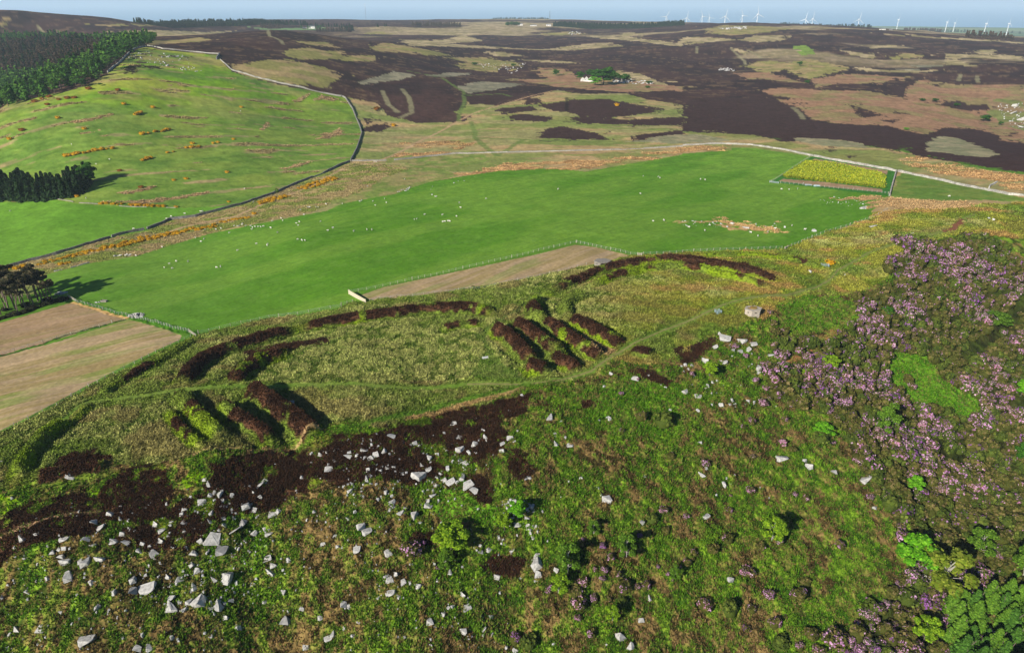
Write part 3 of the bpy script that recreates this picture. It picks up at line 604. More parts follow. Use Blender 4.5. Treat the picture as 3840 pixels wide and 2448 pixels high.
tufts('dead_bracken', msk * (1.0 - 0.8 * MASK['bracken']), 80000, 0.26, 0.3, pick([(136, 108, 68), (104, 80, 50), (84, 100, 34), (156, 126, 84)], [0.38, 0.3, 0.17, 0.15]), 3, 1.2, 330)
tufts('heather', isH.astype(float), 120000, 0.22, 0.36, lambda ix: cov[ix] * rng.uniform(0.55, 1.5, (len(ix), 1)) * np.array([[1.08, 0.98, 0.9]]), 3, 0.9)
gm = mp * (1 - MASK['scarp']) * (~isH) * np.clip((micro - 0.1) * 8, 0, 1)
tufts('grass_tussocks', gm, 190000, 0.26, 0.34, lambda ix: cov[ix] * rng.uniform(0.5, 1.7, (len(ix), 1)), 3, 0.9, 430)
crop = inpoly(c(2,0,[(720,1250),(880,1145),(1050,1160),(1410,1235),(1408,1325),(1100,1290)]), 0)
tufts('mustard_crop', crop, 16000, 0.45, 0.7, pick([(190, 192, 40), (160, 174, 44), (112, 140, 40), (206, 204, 70)], [0.35, 0.3, 0.2, 0.15]), 4, 0.8, 700)
rg = inpoly(ROUGH, 1) * (micro > 0.3) * (cov[:, 0] > 0.2) * (gr > 300)
tufts('rush_tussocks', np.clip(rg + inpoly(STRIP, 1) * 0.4 * (micro > 0.15) + mh * (micro > 0.22), 0, 1), 45000, 0.28, 0.2, lambda ix: cov[ix] * rng.uniform(0.8, 1.6, (len(ix), 1)), 3, 1.0, 900)
# ---------------------------------------------------------------- object kit
WORDS = ['', 'first', 'second', 'third', 'fourth', 'fifth', 'sixth', 'seventh', 'eighth', 'ninth', 'tenth', 'eleventh', 'twelfth', 'thirteenth', 'fourteenth', 'fifteenth', 'sixteenth', 'seventeenth', 'eighteenth', 'nineteenth', 'twentieth',
         'twenty-first', 'twenty-second', 'twenty-third', 'twenty-fourth', 'twenty-fifth', 'twenty-sixth', 'twenty-seventh', 'twenty-eighth', 'twenty-ninth', 'thirtieth']
for _a, _b in (('thirt', 30), ('fort', 40), ('fift', 50), ('sixt', 60), ('sevent', 70), ('eight', 80)):
    if _b > 30: WORDS.append(_a + 'ieth')
    WORDS += [_a + 'y-' + WORDS[k] for k in range(1, 10)]
def ordinals(objs, zone, phrase):
    """give each thing its own label: its look, then its place counted from the left within a named spot; objs = (object, D x, D y, look)"""
    g = {}
    for t_ in objs: g.setdefault((zone(t_[1], t_[2]), t_[3]), []).append(t_)
    for (zn, look), L in g.items():
        L.sort(key=lambda q: q[1])
        for k, q in enumerate(L):
            o = q[0]
            if len(L) == 1: o['label'] = phrase % (look, '') + ' ' + zn
            elif k == 0: o['label'] = phrase % (look, ', leftmost') + ' ' + zn
            elif k == len(L) - 1 and len(L) < 4: o['label'] = phrase % (look, ', rightmost') + ' ' + zn
            else: o['label'] = phrase % (look, ', ' + WORDS[min(k + 1, 88)] + ' from left,') + ' ' + zn
def empty(name, loc, rz=0.0):
    o = bpy.data.objects.new(name, None); col.objects.link(o); o.location = loc; o.rotation_euler = (0, 0, rz); o.empty_display_size = 0.3
    return o
def copy_tree(o, parent=None):
    n_ = o.copy(); col.objects.link(n_)
    if parent is not None: n_.parent = parent
    for ch in o.children: copy_tree(ch, n_)
    return n_

class MB:
    """collects faces for one mesh"""
    def __init__(s): s.V = []; s.F = []; s.C = []
    def add(s, V, F, rgb=(0.5, 0.5, 0.5)):
        b = len(s.V); s.V += [tuple(v) for v in V]; s.F += [tuple(b + i for i in f) for f in F]; s.C += [tuple(rgb)] * len(V)
    def box(s, cx, cy, cz, sx, sy, sz, rgb=(0.5, 0.5, 0.5), rz=0.0):
        ca, sa = math.cos(rz), math.sin(rz)
        V = [(cx + ca * x * sx / 2 - sa * y * sy / 2, cy + sa * x * sx / 2 + ca * y * sy / 2, cz + z * sz / 2) for x in (-1, 1) for y in (-1, 1) for z in (-1, 1)]
        s.add(V, [(0, 1, 3, 2), (4, 6, 7, 5), (0, 4, 5, 1), (2, 3, 7, 6), (0, 2, 6, 4), (1, 5, 7, 3)], rgb)
    def tube(s, pts, rad, rgb=(0.5, 0.5, 0.5), k=6):
        b = len(s.V); n = len(pts)
        for i, p in enumerate(pts):
            p = Vector(p); d = (Vector(pts[min(i + 1, n - 1)]) - Vector(pts[max(i - 1, 0)])).normalized()
            u = d.cross(Vector((0, 0, 1)));  u = u.normalized() if u.length > 1e-3 else Vector((1, 0, 0)); v = d.cross(u)
            r = rad[i] if hasattr(rad, '__len__') else rad
            for j in range(k):
                a = 6.2832 * j / k; q = p + (u * math.cos(a) + v * math.sin(a)) * r; s.V.append(tuple(q)); s.C.append(tuple(rgb))
        for i in range(n - 1):
            for j in range(k):
                s.F.append((b + i * k + j, b + i * k + (j + 1) % k, b + (i + 1) * k + (j + 1) % k, b + (i + 1) * k + j))
        s.F.append(tuple(b + j for j in range(k))[::-1]); s.F.append(tuple(b + (n - 1) * k + j for j in range(k)))
    def mesh(s, name):
        me = bpy.data.meshes.new(name); me.from_pydata(s.V, [], s.F); me.update()
        a = me.color_attributes.new('cover', 'FLOAT_COLOR', 'POINT')
        a.data.foreach_set('color', np.concatenate([np.array(s.C, np.float32), np.ones((len(s.C), 1), np.float32)], 1).ravel())
        return me
    def build(s, name, mat, parent=None): return link(name, s.mesh(name), mat, parent)

def leaves(P, N, size, C_, rs):
    """one small quad per point, facing roughly along N"""
    n = len(P); N = N + rs.normal(0, 0.55, (n, 3)); N /= np.linalg.norm(N, axis=1)[:, None] + 1e-9
    a = np.cross(N, rs.normal(0, 1, (n, 3))); a /= np.linalg.norm(a, axis=1)[:, None] + 1e-9; b = np.cross(N, a)
    s = (size * rs.uniform(0.6, 1.4, n))[:, None]
    V = np.stack([P - a * s - b * s * .5, P + a * s * .7 - b * s, P + a * s + b * s * .6, P - a * s * .6 + b * s], 1).reshape(-1, 3)
    return V, np.arange(4 * n, dtype=np.int32).reshape(-1, 4), np.repeat(C_, 4, 0)
def lumps(n, rs, lumpy=7, k=0.35, flat=0.0):
    """points and outward directions on a lumpy unit crown made of several sub-clumps"""
    cs = rs.normal(0, 1, (lumpy, 3)); cs /= np.linalg.norm(cs, axis=1)[:, None]; cs *= (1 - k) * rs.uniform(0.55, 1, (lumpy, 1)); cs[:, 2] = cs[:, 2] * (1 - flat)
    j = rs.integers(0, lumpy, n); d = rs.normal(0, 1, (n, 3)); d /= np.linalg.norm(d, axis=1)[:, None]; d[:, 2] = np.abs(d[:, 2]) * 0.85 + d[:, 2] * 0.15
    r = k * rs.uniform(0.8, 1.25, (n, 1)) * rs.uniform(0.7, 1.2, lumpy)[j][:, None]
    P = cs[j] + d * r
    return P, d
def tone(n, cols, rs):
    cc = np.array([alb(*q) for q in cols]); return cc[rs.integers(0, len(cols), n)] * rs.uniform(0.75, 1.25, (n, 1))
M_leaf = mat_cover('tree_foliage', 2.5, 0.12, 0.85, 0.0, trans=0.25, spec=0.15)
M_bloom = mat_cover('petals', 2.0, 0.1, 0.8, 0.0, trans=0.2, spec=0.1)
M_bark = mat_cover('bark', 6.0, 0.3, 0.95, 0.4)

# ---------------------------------------------------------------- rocks
def mat_rock():
    m = mat_plain('weathered_gritstone', (0.44, 0.425, 0.39), (0.22, 0.21, 0.19), 4.5, 0.9, 0.9)
    t = m.node_tree; cr = t.nodes['Color Ramp']; cr.color_ramp.elements[0].position = 0.3; cr.color_ramp.elements[1].position = 0.55
    e = cr.color_ramp.elements.new(0.22); e.color = (0.10, 0.098, 0.085, 1)
    no = t.nodes['Noise Texture']; no.inputs['Detail'].default_value = 9; no.inputs['Roughness'].default_value = 0.65
    return m
M_rock = mat_rock()
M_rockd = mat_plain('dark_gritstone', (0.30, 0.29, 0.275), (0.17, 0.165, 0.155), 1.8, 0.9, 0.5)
import bmesh
def rock_mesh(seed, el, fl, cut):
    r_ = np.random.default_rng(seed); n = cut
    P = r_.normal(0, 1, (n, 3)); P /= np.linalg.norm(P, axis=1)[:, None]; P = np.sign(P) * np.abs(P) ** 0.42
    P *= np.array([0.5 * el, 0.5, 0.5 * fl]) * r_.uniform(0.82, 1.0, (n, 1))
    bm = bmesh.new()
    for q in P: bm.verts.new(q)
    bmesh.ops.convex_hull(bm, input=bm.verts)
    for v in [v for v in bm.verts if not v.link_faces]: bm.verts.remove(v)
    bmesh.ops.bevel(bm, geom=bm.edges[:], offset=0.02, segments=1, affect='EDGES', profile=0.5)
    bmesh.ops.triangulate(bm, faces=[f for f in bm.faces if len(f.verts) > 4])
    bmesh.ops.subdivide_edges(bm, edges=bm.edges[:], cuts=1, use_grid_fill=True)
    for v in bm.verts:
        v.co += Vector(r_.normal(0, 0.012, 3))
    me = bpy.data.meshes.new('boulder'); bm.to_mesh(me); bm.free()
    return me
ROCKM = [rock_mesh(100 + k, (1.0, 1.15, 1.0, 1.0, 1.1, 1.0, 1.0, 1.2)[k], (0.8, 0.7, 0.9, 0.75, 1.0, 0.6, 0.85, 0.7)[k], (9, 10, 12, 9, 8, 13, 10, 11)[k]) for k in range(8)]
for m_ in ROCKM: m_.materials.append(M_rock)
ROCKS = []   # D x, D y, D width, D height
def rk(i, j, s):
    v = [float(q) for q in s.replace(';', ',').split(',') if q.strip()]
    for k in range(0, len(v), 4):
        x, y = c(i, j, [(v[k], v[k + 1])])[0]; ROCKS.append((x, y, v[k + 2] / 3, v[k + 3] / 3))
rk(0,2,"660,630,50,45;712,660,50,35;780,548,55,35;850,500,25,25;855,535,25,25;845,580,40,35;905,590,25,20;862,680,45,40;908,652,40,35;880,755,60,40;790,740,70,30;610,755,55,35;655,775,45,20;460,755,60,45;150,735,60,60;268,705,45,25;375,842,50,45;425,825,35,30;458,820,35,50;435,878,45,30;455,905,90,50;570,895,40,50;605,910,75,75;695,870,85,60;625,852,22,20;500,815,22,18;178,872,30,28;133,940,15,18;342,795,20,14;480,1000,70,110;340,1015,35,70;293,1015,22,28;310,940,18,25;195,1090,60,28;15,1125,35,45;652,1042,45,60;547,1120,25,25;805,1125,45,60;687,1213,40,55;420,1245,25,30;115,1352,65,45;60,1390,30,14;280,1358,60,60;282,1422,25,25;178,1418,18,25;607,1440,95,85;525,1525,50,20;965,1505,55,50;1050,1490,50,80;1000,1400,40,35;1218,1432,40,40;1095,620,50,50;1140,668,45,50;1128,728,55,40;1050,768,25,25;1080,825,75,55;1000,750,35,30;980,800,45,30;1185,695,30,30;1205,605,40,20;1298,528,50,30;1285,560,35,15;1378,535,25,35;1300,630,45,25;1300,685,40,30;1365,825,70,45;1310,785,25,18;1442,318,35,32;1470,352,50,40;1425,480,60,28;1485,430,40,35;1515,410,30,40;1545,425,60,30;1555,398,40,25;1565,470,35,25;1642,435,50,50;1515,465,25,15;1480,610,50,50;1712,612,50,80;1655,668,85,25;1580,650,35,60;1575,585,50,40;1490,550,30,40;1415,755,45,50;1500,750,100,120;1565,825,65,100;1735,508,70,50;1785,528,55,32;1665,550,18,35;1830,355,60,38;1785,405,35,30;1865,318,45,25;1835,448,30,35;1760,360,20,35;1875,475,15,20;1915,550,60,50;1960,535,45,50;1790,680,45,40;1898,700,50,35;1868,655,35,25;1885,880,60,35;1905,970,85,65;1925,925,60,45;2045,890,50,55;1780,1042,40,32;1600,1025,100,110;1510,1030,50,45;1395,965,40,65;1350,910,45,45;1290,940,25,22;1265,1010,60,40;1180,980,55,35;1245,1030,40,35;1285,995,20,30;1365,1085,55,55;1035,1065,100,80;935,1015,50,70;937,1108,55,75;1035,940,20,60;1205,1135,50,40;1205,1210,95,80;1260,1165,35,20;1295,1235,45,45;1338,1180,45,60;1405,1190,95,95;1545,1175,40,30;1540,1225,75,75;1580,1190,50,35;1630,1180,40,30;1490,1235,35,25;1515,1272,35,30;1595,1300,50,45;1485,895,35,35;1430,965,20,30;1440,1045,30,25;1670,1050,30,20;1720,1058,15,20;2000,1110,45,50;1865,1165,25,35;2130,1242,35,40;2000,1225,20,35;2035,1240,25,20;2015,1320,55,80;1685,1360,60,35;1490,1410,25,40;2275,768,40,32;2220,552,28,45;2165,597,20,18;2330,650,20,30;2365,720,25,30;2390,800,35,50;2320,255,60,42;2132,295,35,35;2260,125,45,35;2285,110,20,25;2310,118,30,30;2365,112,25,30;2385,108,25,30;2195,118,25,20;2345,170,25,20;2360,190,30,20;2320,210,30,15;2195,188,18,20;935,545,20,22;965,450,18,18;500,310,75,14;85,445,35,40;15,190,15,15;2155,1500,50,50;2265,1305,45,20;2315,1435,50,30;2345,1400,40,50")
rk(1,2,"515,67,40,40;618,165,45,40;835,103,60,60;905,125,35,55;950,75,65,45;1015,15,40,35;1025,48,35,30;1060,72,20,20;1130,115,35,50;1135,60,35,25;1190,25,50,30;1220,45,30,20;238,143,50,50;200,168,45,35;168,158,30,25;160,108,45,30;300,115,40,35;45,160,55,35;110,143,30,15;55,125,35,20;45,35,25,20;205,30,20,20;210,62,30,15;155,38,18,15;350,18,60,30;185,245,40,30;245,243,30,25;275,245,30,25;320,230,35,30;370,222,40,30;178,310,50,35;205,285,30,25;675,138,35,28;565,215,30,30;630,195,20,25;740,103,15,15;830,15,50,30;785,185,25,20;840,178,40,25;860,205,60,20;543,290,100,75;615,250,40,60;670,290,40,30;700,270,35,25;425,272,30,40;725,318,45,35;770,335,60,35;655,350,40,30;605,375,30,30;645,385,25,15;750,240,40,15;870,245,20,20;845,270,45,25;815,340,30,25;63,400,40,45;155,437,20,25;313,405,30,40;355,425,25,30;355,470,50,35;360,498,50,40;335,530,40,20;448,505,30,55;415,545,55,40;510,565,55,75;555,617,35,20;645,422,45,40;680,460,25,35;600,458,50,25;610,495,50,50;95,545,25,30;45,595,30,30;215,610,15,20;8,800,18,50;140,680,65,70;182,698,60,75;185,775,15,30;112,830,45,60;235,830,45,25;330,835,65,60;50,750,15,20;380,975,40,55;340,1015,75,40;435,1035,40,60;315,995,40,30;485,1040,30,25;535,1072,55,65;345,1110,60,50;400,1140,30,45;265,1080,20,30;258,1140,30,35;655,920,28,45;768,990,35,50;770,1040,18,30;710,810,20,30;640,662,20,18;675,735,25,18;1110,705,30,22;1140,715,25,20;1130,740,22,30;1155,750,20,20;1205,805,35,35;1240,692,18,25;1348,715,32,32;1380,675,30,35;1340,655,40,20;1365,640,25,20;1310,575,35,35;1310,615,45,25;1200,470,50,40;1165,490,40,50;1190,525,40,50;1220,455,30,30;1150,550,25,25;1195,585,40,35;1240,620,45,28;1340,505,45,40;1350,530,30,30;980,835,40,30;1040,800,45,40;978,790,30,35;1375,890,85,85;1390,970,45,60;1380,835,50,50;1355,860,30,30;1515,943,42,40;1455,735,15,25;1370,1010,30,60;1095,995,45,45;1118,1100,20,20;1265,990,18,25;855,1130,50,60;885,1220,60,50;890,1165,25,20;755,1225,20,45;785,1215,25,35;718,1265,35,30;15,1205,45,90;50,1195,30,18;25,1355,35,35;83,1410,25,60;320,1365,20,22;625,1315,65,55;625,1485,30,30;630,1435,20,25;447,1417,20,18;860,1395,55,35;1005,1378,40,28;1000,1420,25,20;1060,1405,25,35;1055,1280,35,25;1225,1505,45,35;1495,1495,30,22;1160,1490,30,30;1970,1425,75,90;2035,1490,60,50;1865,1480,30,35;2115,1305,45,35;2175,1140,40,50;1868,460,75,50;1815,378,35,28;1830,428,25,18;1690,295,28,22;1605,325,20,22;1550,425,18,18;1605,68,60,20;1510,62,40,30;1575,22,30,30;1510,8,20,15;2140,290,18,15;1320,300,40,25;1295,310,30,20;1355,250,20,20;2115,640,35,60;890,365,80,55;930,410,60,60;850,310,45,60")
rk(2,2,"118,63,35,25;700,172,70,70;885,225,60,70;860,190,30,30;1062,275,45,35;1285,320,80,60;1357,522,38,35;165,577,48,42;330,1050,50,60;130,290,50,50;298,350,40,60;305,300,20,30;365,285,20,20;335,340,20,20;240,410,20,30;545,372,15,20;610,437,14,12;160,243,30,25")
rk(2,1,"295,860,70,60;260,822,30,28;418,875,60,55;230,913,35,28;500,893,45,25;460,935,40,35;405,950,40,30;355,940,25,35;485,960,20,20;350,975,15,20;155,1010,60,60;15,1040,30,40;65,1045,25,30;40,1070,25,18;75,1110,40,40;222,1038,20,35;295,1025,40,40;245,1065,25,20;485,1040,22,30;465,1050,20,15;530,1065,55,40;535,1100,30,30;755,1070,35,28;625,975,45,30;212,1165,22,35;175,1188,30,20;15,1235,35,45;105,1268,45,35;205,1245,25,45;265,1328,40,35;200,1320,25,30;350,1300,25,35;330,1330,30,20;370,1320,15,30;105,1373,35,20;460,1303,30,18;500,1312,25,22;655,1332,25,20;770,1110,25,25;1150,1065,25,25;1000,1275,40,30;1030,1270,30,30;945,1215,25,25;800,1258,30,22;1780,1345,35,28;1340,68,50,22;1565,150,40,30;1620,115,18,12;1750,165,25,15;900,385,30,14;1632,398,18,15;1145,405,14,10;350,45,30,18;440,75,60,25;720,73,25,12;925,100,35,10;2340,305,25,20;2195,18,25,20;2160,8,20,12")
rk(1,1,"1465,1420,60,65;1548,1442,25,25;790,1460,50,25;1000,1495,38,28;825,1500,35,22;725,1520,25,20;1900,1105,30,30;2070,1145,50,35;2165,1118,25,18;2250,1182,22,28;2285,1200,25,25;2400,1050,25,30;2360,1208,15,15;1275,1255,30,22;1855,1190,20,30;1820,1433,18,18;1885,1422,40,18;1505,1528,30,15;1245,1500,25,20;2320,1362,25,15")
rk(2,0,"1275,1470,60,22;2385,855,50,35;2340,762,40,18;2330,810,40,25;2390,915,50,20")
ROCKS.sort(key=lambda q: -q[2] * q[3])
RP = at([(x, y) for x, y, w_, h_ in ROCKS]); RZ = ground(RP[:, 0], RP[:, 1])
def dep_of(x, y, z): return y * cp - (z - CAMZ) * sp
def rzone(u, v):
    cl = ['at far left', 'at left', 'left of centre', 'in the middle', 'right of centre', 'at right', 'at far right'][int(np.clip(u / 344, 0, 6))]
    if v < 560: return 'on the moor ' + cl
    if v < 780: return 'on the plateau ' + cl
    rw = 'on the scarp top' if v < 1000 else 'in the heather belt' if v < 1130 and u < 1250 else 'on the upper slope' if v < 1130 else 'on the middle slope' if v < 1290 else 'on the lower slope' if v < 1410 else 'along the bottom edge'
    return rw + ' ' + cl
small_V = []; small_Q = []; lab = []
rs = np.random.default_rng(3)
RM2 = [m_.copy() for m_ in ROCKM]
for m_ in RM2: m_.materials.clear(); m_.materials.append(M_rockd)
DARKR = [(1712 / 3, 511.667 * 2 + 612 / 3), (1080 / 3, 1023 + 825 / 3), (2015 / 3, 1023 + 1320 / 3), (1565 / 3, 1023 + 825 / 3), (937 / 3, 1023 + 1108 / 3)]  # places of the boulders given the darker grey stone
stone_stuff = MB()
def stone(mb, x, y, z, w_, r_, rgb=(0.4, 0.4, 0.38)):
    P = r_.normal(0, 1, (7, 3)); P /= np.linalg.norm(P, axis=1)[:, None]
    a = r_.uniform(0, 6.28); ca, sa = math.cos(a), math.sin(a)
    V = []
    for i_, (dx, dy, dz) in enumerate([(-1,-.7,-1),(1,-.8,-1),(.9,.8,-1),(-.9,.7,-1),(-.7,-.5,.6),(.6,-.6,.9),(.7,.5,.7),(-.5,.6,.5)]):
        q = np.array([dx, dy, dz]) * (0.8 + 0.4 * r_.random(3)) * w_ * np.array([0.5, 0.42, 0.38])
        V.append((x + q[0] * ca - q[1] * sa, y + q[0] * sa + q[1] * ca, z + q[2]))
    mb.add(V, [(0,1,5,4),(1,2,6,5),(2,3,7,6),(3,0,4,7),(4,5,6,7)], rgb)
for k, ((u, v, w_, h_), (x, y), z) in enumerate(zip(ROCKS, RP, RZ)):
    dp = dep_of(x, y, z); W = w_ * K / F * dp; H = h_ * K / F * dp
    if k < 300:
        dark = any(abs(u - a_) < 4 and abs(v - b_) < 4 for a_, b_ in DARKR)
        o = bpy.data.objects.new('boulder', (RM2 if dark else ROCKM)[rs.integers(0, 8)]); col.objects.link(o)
        o.location = (x, y, z + 0.12 * H); asp = H / max(W, 1e-3)
        o.scale = (W * 1.15, W * 1.0 if asp < 1.25 else W * 1.5, min(H * 1.15, W * 1.2))
        o.rotation_euler = (rs.uniform(-.5, .5), rs.uniform(-.45, .45), rs.uniform(-.5, .5) + (0 if asp < 1.25 else rs.uniform(-.4, .4)))
        area = w_ * h_
        look = ('dark grey' if dark else 'big pale grey' if area > 560 else 'mid-sized pale grey' if area > 230 else 'small pale grey') + (' upright' if asp > 1.3 else ' flat-lying' if asp < 0.62 else '')
        o['category'] = 'boulder'; o['group'] = 'gritstone boulders strewn over the scarp'; lab.append((o, u, v, look))
    else: stone(stone_stuff, x, y, z + 0.1 * W, W * 1.05, rs, (0.45, 0.44, 0.41))
ordinals(lab, rzone, '%s boulder%s')
# loose stones too small and many to count
SCAT = [(c(0,2,[(300,500),(1400,300),(2408,60),(2408,900),(1500,1535),(0,1535),(0,800)]), 620, 0.42), (c(1,2,[(0,0),(1100,0),(1250,300),(1400,600),(1100,1535),(0,1535)]), 620, 0.40), (c(1,1,[(700,1480),(1200,1250),(1340,1535),(600,1535)]), 30, 0.35),
        (c(1,2,[(0,0),(1150,0),(1000,250),(700,400),(0,480)]), 320, 0.55), (c(0,2,[(900,500),(1600,380),(2000,600),(1600,1300),(1000,1100)]), 260, 0.5), (c(1,2,[(1100,430),(1420,480),(1420,700),(1150,650)]), 60, 0.6), (c(1,0,[(640,1290),(1000,1240),(600,1400)]), 8, 0.8),
        (c(2,1,[(0,850),(500,850),(650,1100),(400,1380),(0,1400)]), 110, 0.5), (c(2,1,[(0,20),(700,50),(700,90),(0,60)]), 60, 0.7), (c(2,0,[(920,1385),(1300,1400),(1330,1480),(1000,1440)]), 36, 0.7), (c(2,0,[(2200,750),(2408,740),(2408,930),(2300,900)]), 60, 1.5),
        (c(0,1,[(910,690),(960,670),(1030,690),(950,705)]), 60, 0.8), (c(0,1,[(410,530),(460,525),(455,545),(415,548)]), 14, 1.0), (c(0,1,[(640,600),(700,590),(700,610)]), 12, 0.5), (c(0,0,[(960,350),(1300,400),(1450,520),(1300,520),(1180,480),(900,420)]), 80, 1.6), (c(1,0,[(900,430),(1300,440),(1290,470),(1200,510),(1050,480)]), 90, 2.2),
        (c(1,0,[(1910,545),(2060,545),(2200,570),(2200,590),(1960,575)]), 60, 2.6), (c(2,0,[(250,195),(450,195),(450,215),(280,215)]), 90, 4.5), (c(2,0,[(260,470),(370,475),(365,495),(260,488)]), 40, 2.6), (c(1,0,[(370,1365),(520,1315),(470,1350)]), 25, 0.9), (c(1,0,[(1600,225),(1700,225),(1700,235),(1600,238)]), 26, 4)]
for P, n, w_ in SCAT:
    P = np.array(P); W = []
    while len(W) < n:
        q = np.array([rs.uniform(P[:, 0].min(), P[:, 0].max()), rs.uniform(P[:, 1].min(), P[:, 1].max())]); ins = False
        for k in range(len(P)):
            a_, b_ = P[k - 1], P[k]
            if (a_[1] > q[1]) != (b_[1] > q[1]) and q[0] < a_[0] + (q[1] - a_[1]) / (b_[1] - a_[1]) * (b_[0] - a_[0]): ins = not ins
        if ins: W.append(q)
    W = np.array(W)
    if n > 100: W = W[noise(W[:, 0] / 14, W[:, 1] / 9, 7) > 0.42]
    XY = at(W); Z = gz(XY[:, 0], XY[:, 1])
    for (x, y), z in zip(XY, Z):
        q = w_ * (0.45 + 1.1 * rs.random() ** 2.2); stone(stone_stuff, x, y, z + q * 0.12, q, rs, (0.42, 0.41, 0.39) if rs.random() < .8 else (0.25, 0.245, 0.23))
M_stone = mat_cover('loose_stone', 3.0, 0.25, 0.95, 0.3)
tag(stone_stuff.build('loose_stones', M_stone), kind='stuff')

# ---------------------------------------------------------------- rhododendrons
def bush(name, seed, n, cols, lumpy=7, k=0.42, fl=0.25):
    r_ = np.random.default_rng(seed); P, N = lumps(n, r_, lumpy, k, fl); P[:, 2] = np.maximum(P[:, 2] * 0.80 + 0.45, 0.02)
    V, Q_, C_ = leaves(P, N, 0.105, tone(n, cols, r_), r_)
    # woody heart that closes the bush
    a = np.linspace(0, 6.283, 11)[:-1]; ring = []
    for zz, rr in ((0.0, 0.62), (0.35, 0.72), (0.62, 0.5), (0.78, 0.12)):
        for t_ in a: ring.append((rr * math.cos(t_) * r_.uniform(.8, 1.1), rr * math.sin(t_) * r_.uniform(.8, 1.1), zz))
    qs = [(i * 10 + j, i * 10 + (j + 1) % 10, (i + 1) * 10 + (j + 1) % 10, (i + 1) * 10 + j) for i in range(3) for j in range(10)]
    V2 = np.concatenate([V, np.array(ring)]); Q2 = np.concatenate([Q_, np.array(qs) + len(V)])
    C2 = np.concatenate([C_, np.tile(alb(*cols[0])[None] * 0.8, (40, 1))])
    return np_mesh(name, V2, Q2, C2), P, N
RC = [(86, 90, 34), (104, 102, 46), (70, 76, 28), (122, 108, 66)]
RCO = [(84, 100, 34), (104, 116, 44), (66, 82, 28)]
PK = [[(182, 124, 172), (202, 152, 192), (158, 108, 150), (210, 168, 196)], [(150, 92, 160), (170, 116, 178), (132, 76, 144)], [(200, 144, 178), (184, 122, 158), (214, 176, 196)], [(226, 222, 214), (206, 200, 190)]]
RB = []
for k in range(6):
    me, P, N = bush('foliage', 200 + k, 420, RC if k < 4 else RCO); me.materials.append(M_leaf); RB.append((me, P, N))
def bloom(k, frac, pal, seed):
    r_ = np.random.default_rng(seed); me, P, N = RB[k]; up = P[:, 2] > 0.30
    side = fbm(P[:, 0] * 1.8 + seed, P[:, 1] * 1.8, 2, seed) > (0.64 - frac * 0.30)
    ix = np.nonzero(up & side)[0]; ix = ix[r_.random(len(ix)) < 0.45 + frac * 0.5]
    if len(ix) < 12: ix = np.nonzero(up)[0][:14]
    V, Q_, C_ = leaves(P[ix] + N[ix] * 0.07, N[ix] * 2, 0.062, tone(len(ix), PK[pal], r_), r_)
    m_ = np_mesh('blossom', V, Q_, C_); m_.materials.append(M_bloom); return m_
BL = {(k, f, p): bloom(k, (0.15, 0.5, 1.0)[f], p, 300 + k * 9 + f * 3 + p) for k in range(6) for f in range(3) for p in range(4)}
def place_bush(x, y, z, rad, k, f, p, rz, hs=1.0):
    o = empty('rhododendron', (x, y, z - 0.05), rz); o.scale = (rad, rad, rad * hs)
    fo = bpy.data.objects.new('foliage', RB[k][0]); col.objects.link(fo); fo.parent = o
    if f >= 0:
        b = bpy.data.objects.new('blossom', BL[(k, f, p)]); col.objects.link(b); b.parent = o
    o['category'] = 'shrub'
    return o
BUSH = []   # D x, D y (centre), D width, D height, kind: 0 dull, 1 few flowers, 2 many, 3 deep violet, 4 olive
def bs(i, j, s):
    v = [float(q) for q in s.replace(';', ',').split(',') if q.strip()]
    for k in range(0, len(v), 5):
        x, y = c(i, j, [(v[k], v[k + 1])])[0]; BUSH.append((x, y, v[k + 2] / 3, v[k + 3] / 3, int(v[k + 4])))
bs(2,1,"700,965,95,75,2;645,1150,75,65,2;515,1155,55,50,2;720,1165,45,40,2;580,1200,50,45,2;660,1235,110,80,1;555,1310,85,60,2;980,1055,60,70,2;1045,1095,60,40,1;995,1000,45,35,2;925,962,45,30,2;1000,915,50,35,1;880,850,60,35,2;840,848,45,35,1;640,905,60,60,1;700,870,70,90,4;745,860,40,50,1;370,905,50,40,2;445,965,40,40,2;540,990,25,30,2;580,1035,60,50,1;640,1060,60,60,0;1210,1065,55,40,2;1040,1150,60,60,0;1085,1195,60,40,1;900,1245,50,50,1;830,1300,30,30,0;750,1310,60,50,0;955,1290,50,45,0;620,1270,45,35,1;1150,1310,100,70,2;1250,1325,55,50,2;1010,1370,70,60,2;1075,1350,40,40,2;1080,1425,60,60,1;715,1425,45,45,2;485,1440,50,60,1;425,1480,35,40,1;1260,1485,60,70,1;1670,1455,80,70,2;1775,1490,60,70,2;1620,1185,60,50,2;1590,1140,80,60,0;1235,600,50,40,1;1285,680,50,70,1;1650,300,30,25,2;60,1100,40,40,2;640,740,60,50,0;650,800,70,60,0;720,800,60,60,0;760,900,60,70,4;1430,690,50,60,4;620,660,40,30,1")
bs(1,1,"1975,1245,40,35,2;2090,1140,30,25,2;2110,1400,80,80,0;2270,1430,130,110,4;1980,1510,35,40,1;2190,345,30,14,2")
